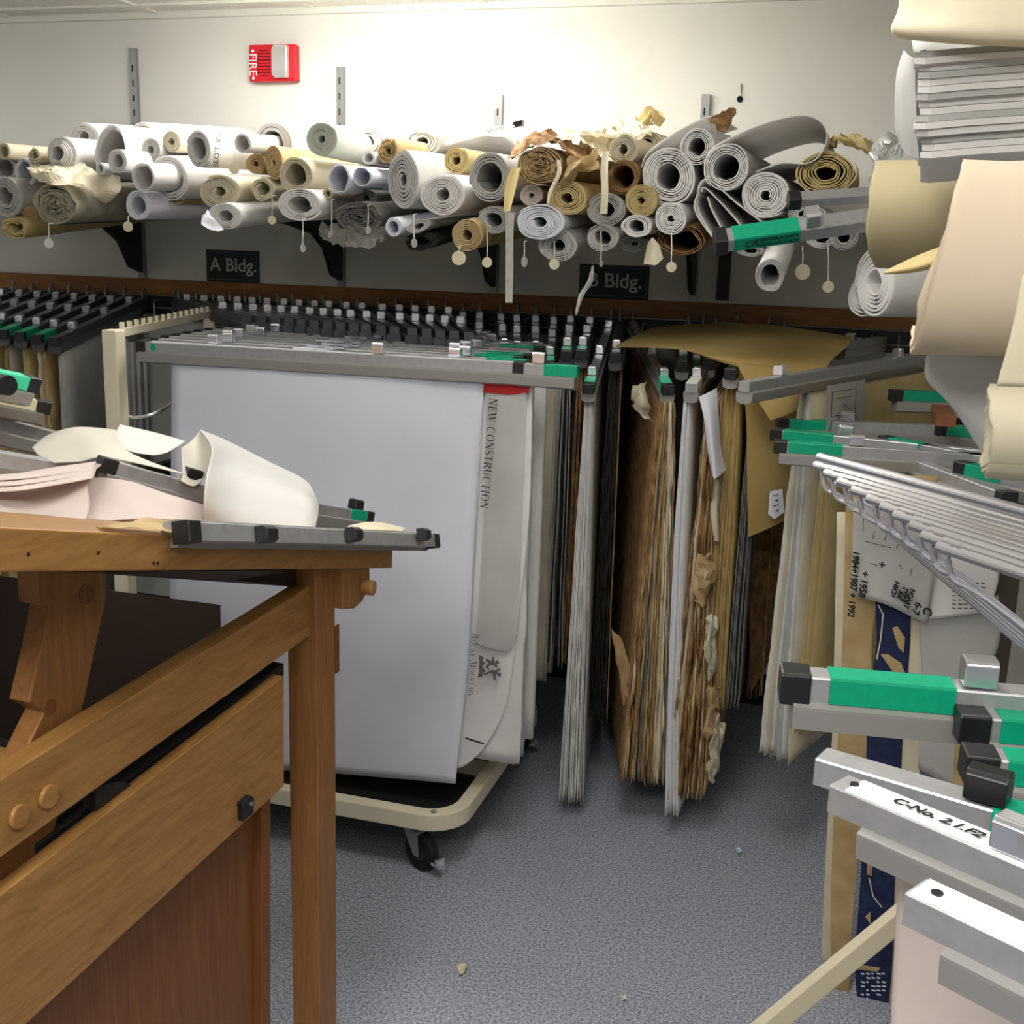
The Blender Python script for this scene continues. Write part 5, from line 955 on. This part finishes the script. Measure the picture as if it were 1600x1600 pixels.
for x0, y0, x1, y1 in ((1340, 770, 1380, 780), (1350, 800, 1348, 830), (1366, 830, 1364, 842), (1385, 835, 1382, 846), (1404, 850, 1400, 858), (1360, 880, 1372, 884), (1405, 882, 1410, 890), (1425, 888, 1422, 900), (1352, 846, 1392, 856)): mb.tube([onY(x0, y0, yn), onY(x1, y1, yn)], .0008, 4)
build(mb, 'drawn_lines', INKG, nt)
# ------------------------------------------------------------------ near rack with big foreground clamps
NR = empty('plan_rack', V((.75, .95, 0)), 'beige drawing rack whose slanting stay crosses the lower right corner', 'rack')
NZ = 1.14
a, b = onY(1186, 1606, 1.32), onY(1406, 1424, 1.42); u = (b-a).normalized(); f = a-u*(a.z-.03)/u.z if u.z > 0 else a; e = b+u*.55
sd = u.cross(V((0, 1, 0))).normalized()
mb = MB(); o = f; mb.box(o-sd*.012, e-f, sd*.024, u.cross(sd)*.024); build(mb, 'stay', M('grey_beige_enamel', (176, 166, 144), .45), NR, bevel=.002)
mb = MB(); mb.box((e.x-.02, e.y, 0), (.05, 0, 0), (0, .05, 0), (0, 0, 1.06)); build(mb, 'post', BEIGE, NR, bevel=.003)
mb = MB(); mb.box((e.x-.02, .3, 1.04), (.04, 0, 0), (0, e.y-.25, 0), (0, 0, .03)); build(mb, 'top_rail', BEIGE, NR)
mb = MB(); mb.box((e.x-.02, .3, 0), (.05, 0, 0), (0, e.y-.25, 0), (0, 0, .05)); mb.box((e.x-.02, .3, .05), (.04, 0, 0), (0, .04, 0), (0, 0, 1.0)); build(mb, 'base', BEIGE, NR)
G4 = 'foreground clamps on the near rack'
def ncl(a, b, label, L=.9, za=NZ, zb=None, **k):
    A = onZ(*a, za); B = onZ(*b, zb or za); d = (B-A).normalized()
    return clamp(A, A+d*L, label, G4, L=L, **k)
ncl((1234, 1047), (1600, 1078), 'large foreground clamp with green label and chrome latch, crossing the tan sheets', lab_t=(.034, .14), knobs=(.160,), s=1.12)
ncl((1510, 1112), (1600, 1119), 'black capped foreground clamp partly cut by the right photo edge, upper of two', lab_t=(.026, .13), knobs=(), s=1.0, za=1.125)
ncl((1522, 1174), (1600, 1182), 'black capped foreground clamp partly cut by the right photo edge, lower of two', lab_t=(.024, .13), knobs=(), s=1.0, za=1.115)
ncl((1284, 1176), (1600, 1268), 'foreground clamp with black latch halfway and green sleeve beyond it', lab_t=(.125, .30), cap=False, knob=BLACK, knobs=(.118,), s=1.0, jaw=(.06, 0))
r, d, sd, L = ncl((1312, 1218), (1600, 1338), 'foreground clamp with a handwritten paper label on top and chrome latch', lab=None, cap=False, knobs=(.128,), s=1.0, jaw=(.028, 0), strip=(.012, .2))
A = onZ(1312, 1218, NZ)
text('C-No. 2.1.F2', .012, A+d*.042+Z*.0018, d, Z.cross(d), INK, r, 'handwriting', shear=.25, bold=.0005)
mb = MB(); mb.disc(A+d*.012, Z, .0032, .0018, 12); build(mb, 'hole', BLACK, r)
r, d, sd, L = ncl((1432, 1383), (1600, 1462), 'plain foreground clamp nearest the viewer with a round hole at its end', lab=None, cap=False, knobs=(), s=1.0, jaw=(.028, 0), strip=(.002, .16))
A = onZ(1432, 1383, NZ); mb = MB(); mb.disc(A+d*.013, Z, .0036, .0018, 12); build(mb, 'hole', BLACK, r)
pk = onZ(1500, 1400, NZ).y+.03
mb = MB(); loft(mb, [[(1404, 1290, pk+.12), (1500, 1340, pk+.1), (1720, 1400, pk+.08)], [(1402, 1420, pk+.12), (1500, 1450, pk+.1), (1720, 1480, pk+.08)], [(1392, 1610, pk+.12), (1500, 1620, pk+.1), (1720, 1640, pk+.08)], [(1360, 2100, pk+.12), (1480, 2120, pk+.1), (1700, 2140, pk+.08)]], 6)
build(mb, 'drawing_sheet', P_PINK, top=('drawing sheet',), label='pinkish white sheet hanging from the nearest clamps at lower right', smooth=True, solid=.0015, base=centre(mb))
# ------------------------------------------------------------------ clamps among the rolls at upper right
A = onY(1122, 368, 2.42); B = onY(1376, 332, 2.50)
r, d, sd, L = clamp(A, A+(B-A).normalized()*.95, 'green ended clamp with handwriting sticking out from the paper rolls at upper right', 'clamps sticking out of the paper roll pile', L=.95, lab_t=(.03, .165), cap2=False, knobs=(.19,), s=1.5, up=V((.05, -.72, .7)), jaw=None)
sp = sd if sd.dot(CAM-A) > 0 else -sd
upv = sd.cross(d).normalized()
if upv.z < 0: upv = -upv
O = A+d*.05+sp*.0212-upv*.016
text('CR', .022, O, d, upv, INK, r, 'handwriting', shear=.2, bold=.0004); text('CENTER-SOUTH', .0115, O+d*.026+upv*.0065, d, upv, INK, r, 'handwriting', shear=.2, bold=.0004); text('NECH RECORDS', .0115, O+d*.027-upv*.0065, d, upv, INK, r, 'handwriting', shear=.2, bold=.0004)
A = onY(1238, 306, 2.5); B = onY(1360, 298, 2.54)
clamp(A, A+(B-A).normalized()*.7, 'black ended silver clamp between two rolls above the green ended one', 'clamps sticking out of the paper roll pile', L=.7, lab=None, cap2=False, knobs=(), s=1.05, jaw=None, up=V((0, -.7, .7)))
# ------------------------------------------------------------------ papers at the right edge
RG2 = 'rolls on the right hand shelf'
def xroll(key, p, y, r, q, yq, mat, label, hole=.6, turns=4, rag=0, **k):
    P = onY(*p, y); Q = onY(*q, yq); return roll(key, p[0], p[1], r*.98, r, y, mat, label, hole=hole, turns=turns, rag=rag, Q=Q, group=RG2, **k)
xroll('r1', (1374, 338), 1.95, 84, (1860, 318), 1.85, P_DUN, 'large yellowish roll below the paper stack at the right edge', rag=.006, hole=.8, turns=3)
xroll('r2', (1366, 442), 2.55, 56, (1700, 440), 2.85, P_WHITE, 'large white roll facing left at the right end of the shelf', hole=.3, turns=6, thick=.5)
xroll('r2b', (1345, 462), 2.62, 34, (1650, 470), 3.0, P_WHITE, 'loose white roll with separate layers under the large left facing roll', hole=.4, turns=4, thick=.3, wob=.1)
xroll('r3', (1462, 408), 1.02, 146, (2150, 400), 1.0, P_STAIN, 'big cream paper roll with a brown stain at the right photo edge', hole=.85, turns=3, rag=.004, slant=.016)
xroll('r4', (1545, 672), .98, 74, (2100, 690), .98, P_CREAM, 'cream roll with fuzzy torn end under the stained roll at right', hole=.7, turns=3, rag=.004)
def near(rows, name, mat, label, k=6, amp=.003):
    mb = MB(); loft(mb, rows, k)
    for v in mb.v: v.y += amp*noise.noise(v*12)
    return build(mb, name, mat, top=('sheet',), label=label, smooth=True, solid=.0015, base=centre(mb))
near([[(1452, 540, 1.06), (1530, 552, 1.06), (1640, 560, 1.05)], [(1446, 588, 1.07), (1530, 620, 1.07), (1640, 640, 1.07)], [(1490, 636, 1.08), (1550, 680, 1.08), (1640, 700, 1.08)], [(1540, 715, 1.1), (1580, 735, 1.1), (1640, 745, 1.1)]], 'hanging_sheet', P_GREY, 'grey white sheet hanging down below the stained roll')
near([[(1598, 430, .80), (1650, 430, .80), (1720, 430, .80)], [(1580, 520, .80), (1640, 520, .80), (1720, 520, .80)], [(1557, 602, .81), (1640, 605, .81), (1720, 608, .81)]], 'hanging_sheet', P_CREAM, 'bright cream sheet corner closest to the viewer at the right edge')
near([[(1385, 424, 1.8), (1430, 402, 1.75), (1500, 375, 1.7)], [(1382, 427, 1.79), (1432, 418, 1.72), (1500, 398, 1.68)], [(1386, 427, 1.8), (1430, 424, 1.75), (1500, 408, 1.7)]], 'printed_strip', P_YEL, 'narrow yellow printed strip pointing left under the yellowish roll')
# folded sheets stack at the top right
ps = empty('paper_stack', onY(1560, 246, 1.45), 'thick stack of folded white drawings at the top right corner', 'paper stack')
rnd = random.Random(2); n = 15
for i in range(n):
    f = i/(n-1); py = 82+158*f; x = 1428+rnd.uniform(-5, 6)+(8 if i > 11 else 0); y = 1.36+rnd.uniform(0, .012)
    th = 158/n*.8
    mb = MB(); rows = []
    def lay(dy): return [onY(x+14, py+dy, y+.02), onY(x+4, py+dy*.9+2, y+.004), onY(x+22, py+dy+3-1, y-.012), onY(x+90, py+dy-4, y-.018), onY(1700, py+dy-16, y-.02)]
    up_ = lay(-th*.6); dn = lay(th*.6)
    back = [p+V((.02, .42, .0)) for p in up_]
    mb.grid([back, up_, dn, [p+V((.02, .42, 0)) for p in dn]]); build(mb, 'folded_sheet', P_WHITE if i % 3 else P_GREY, ps, smooth=False)
mb = MB(); loft(mb, [[(1412, 78, 1.62), (1420, 86, 1.45), (1430, 92, 1.39)], [(1400, 120, 1.64), (1412, 130, 1.47), (1430, 132, 1.39)], [(1398, 190, 1.64), (1412, 200, 1.47), (1432, 205, 1.39)], [(1404, 222, 1.64), (1416, 240, 1.47), (1436, 248, 1.39)]], 6); build(mb, 'end_sheet', P_GREY, ps, smooth=True)
near([[(1404, -40, 1.42), (1440, -30, 1.36), (1520, -20, 1.33), (1700, -16, 1.33)], [(1406, 10, 1.40), (1445, 16, 1.34), (1520, 22, 1.31), (1700, 24, 1.31)], [(1394, 44, 1.40), (1440, 54, 1.33), (1520, 60, 1.30), (1700, 66, 1.30)], [(1400, 58, 1.42), (1440, 62, 1.38), (1520, 68, 1.36), (1700, 76, 1.36)]], 'top_sheet', P_CREAM, 'curled cream sheet lying over the folded stack at the top right corner')
near([[(1424, 60, 1.44), (1500, 64, 1.40), (1700, 72, 1.40)], [(1428, 84, 1.40), (1500, 86, 1.36), (1700, 84, 1.36)]], 'top_sheet', P_GREY, 'grey sheet between the curled cream sheet and the folded stack')
# shelves carrying the papers at right (posts lie outside the photo)
rs = empty('steel_shelf', V((.62, 1.5, 0)), 'steel shelf unit carrying papers beyond the right photo edge', 'shelf')
for z, y0 in ((1.37, .85), (1.70, 1.2)):
    mb = MB(); mb.box((.42, y0, z-.02), (.55, 0, 0), (0, 2.3-y0, 0), (0, 0, .02)); build(mb, 'board', BEIGE, rs)
for x, y in ((.45, 1.2), (.93, .88), (.45, 2.26), (.93, 2.26)):
    mb = MB(); mb.box((x, y, 0), (.03, 0, 0), (0, .03, 0), (0, 0, 2.1)); build(mb, 'post', BEIGE, rs)
# ------------------------------------------------------------------ scraps on the carpet
def scrap(px, py, r, mat, label, seed):
    c = onZ(px, py, .006); s = ppm(c); rn = random.Random(seed); n = 9; mb = MB()
    rim = [c+V((math.cos(2*math.pi*i/n)*r/s*rn.uniform(.5, 1.5), math.sin(2*math.pi*i/n)*r/s*rn.uniform(.7, 2.2), rn.uniform(0, .012))) for i in range(n)]
    mb.add(rim+[c], [(i, (i+1) % n, n) for i in range(n)]); build(mb, 'paper_scrap', mat, top=('scrap', 'paper scraps on the carpet'), label=label, solid=.0008, base=c)
scrap(723, 1515, 8, P_CREAM, 'largest white paper scrap on the open carpet', 1); scrap(975, 1561, 3, P_WHITE, 'tiny white speck of paper at the bottom of the carpet', 2); scrap(1155, 1332, 5, M('blue_white_scrap', (190, 204, 226), .8), 'small bluish scrap on the carpet near the right racks', 3)
lb = {}
for o in ALLTOP: lb.setdefault(o.get('label'), []).append(o.name)
for k, v in lb.items():
    if len(v) > 1: print('DUP LABEL', k, v)
    if not 4 <= len((k or '').split()) <= 16: print('LABEL LEN', len((k or '').split()), k)
print('TOP', len(ALLTOP))
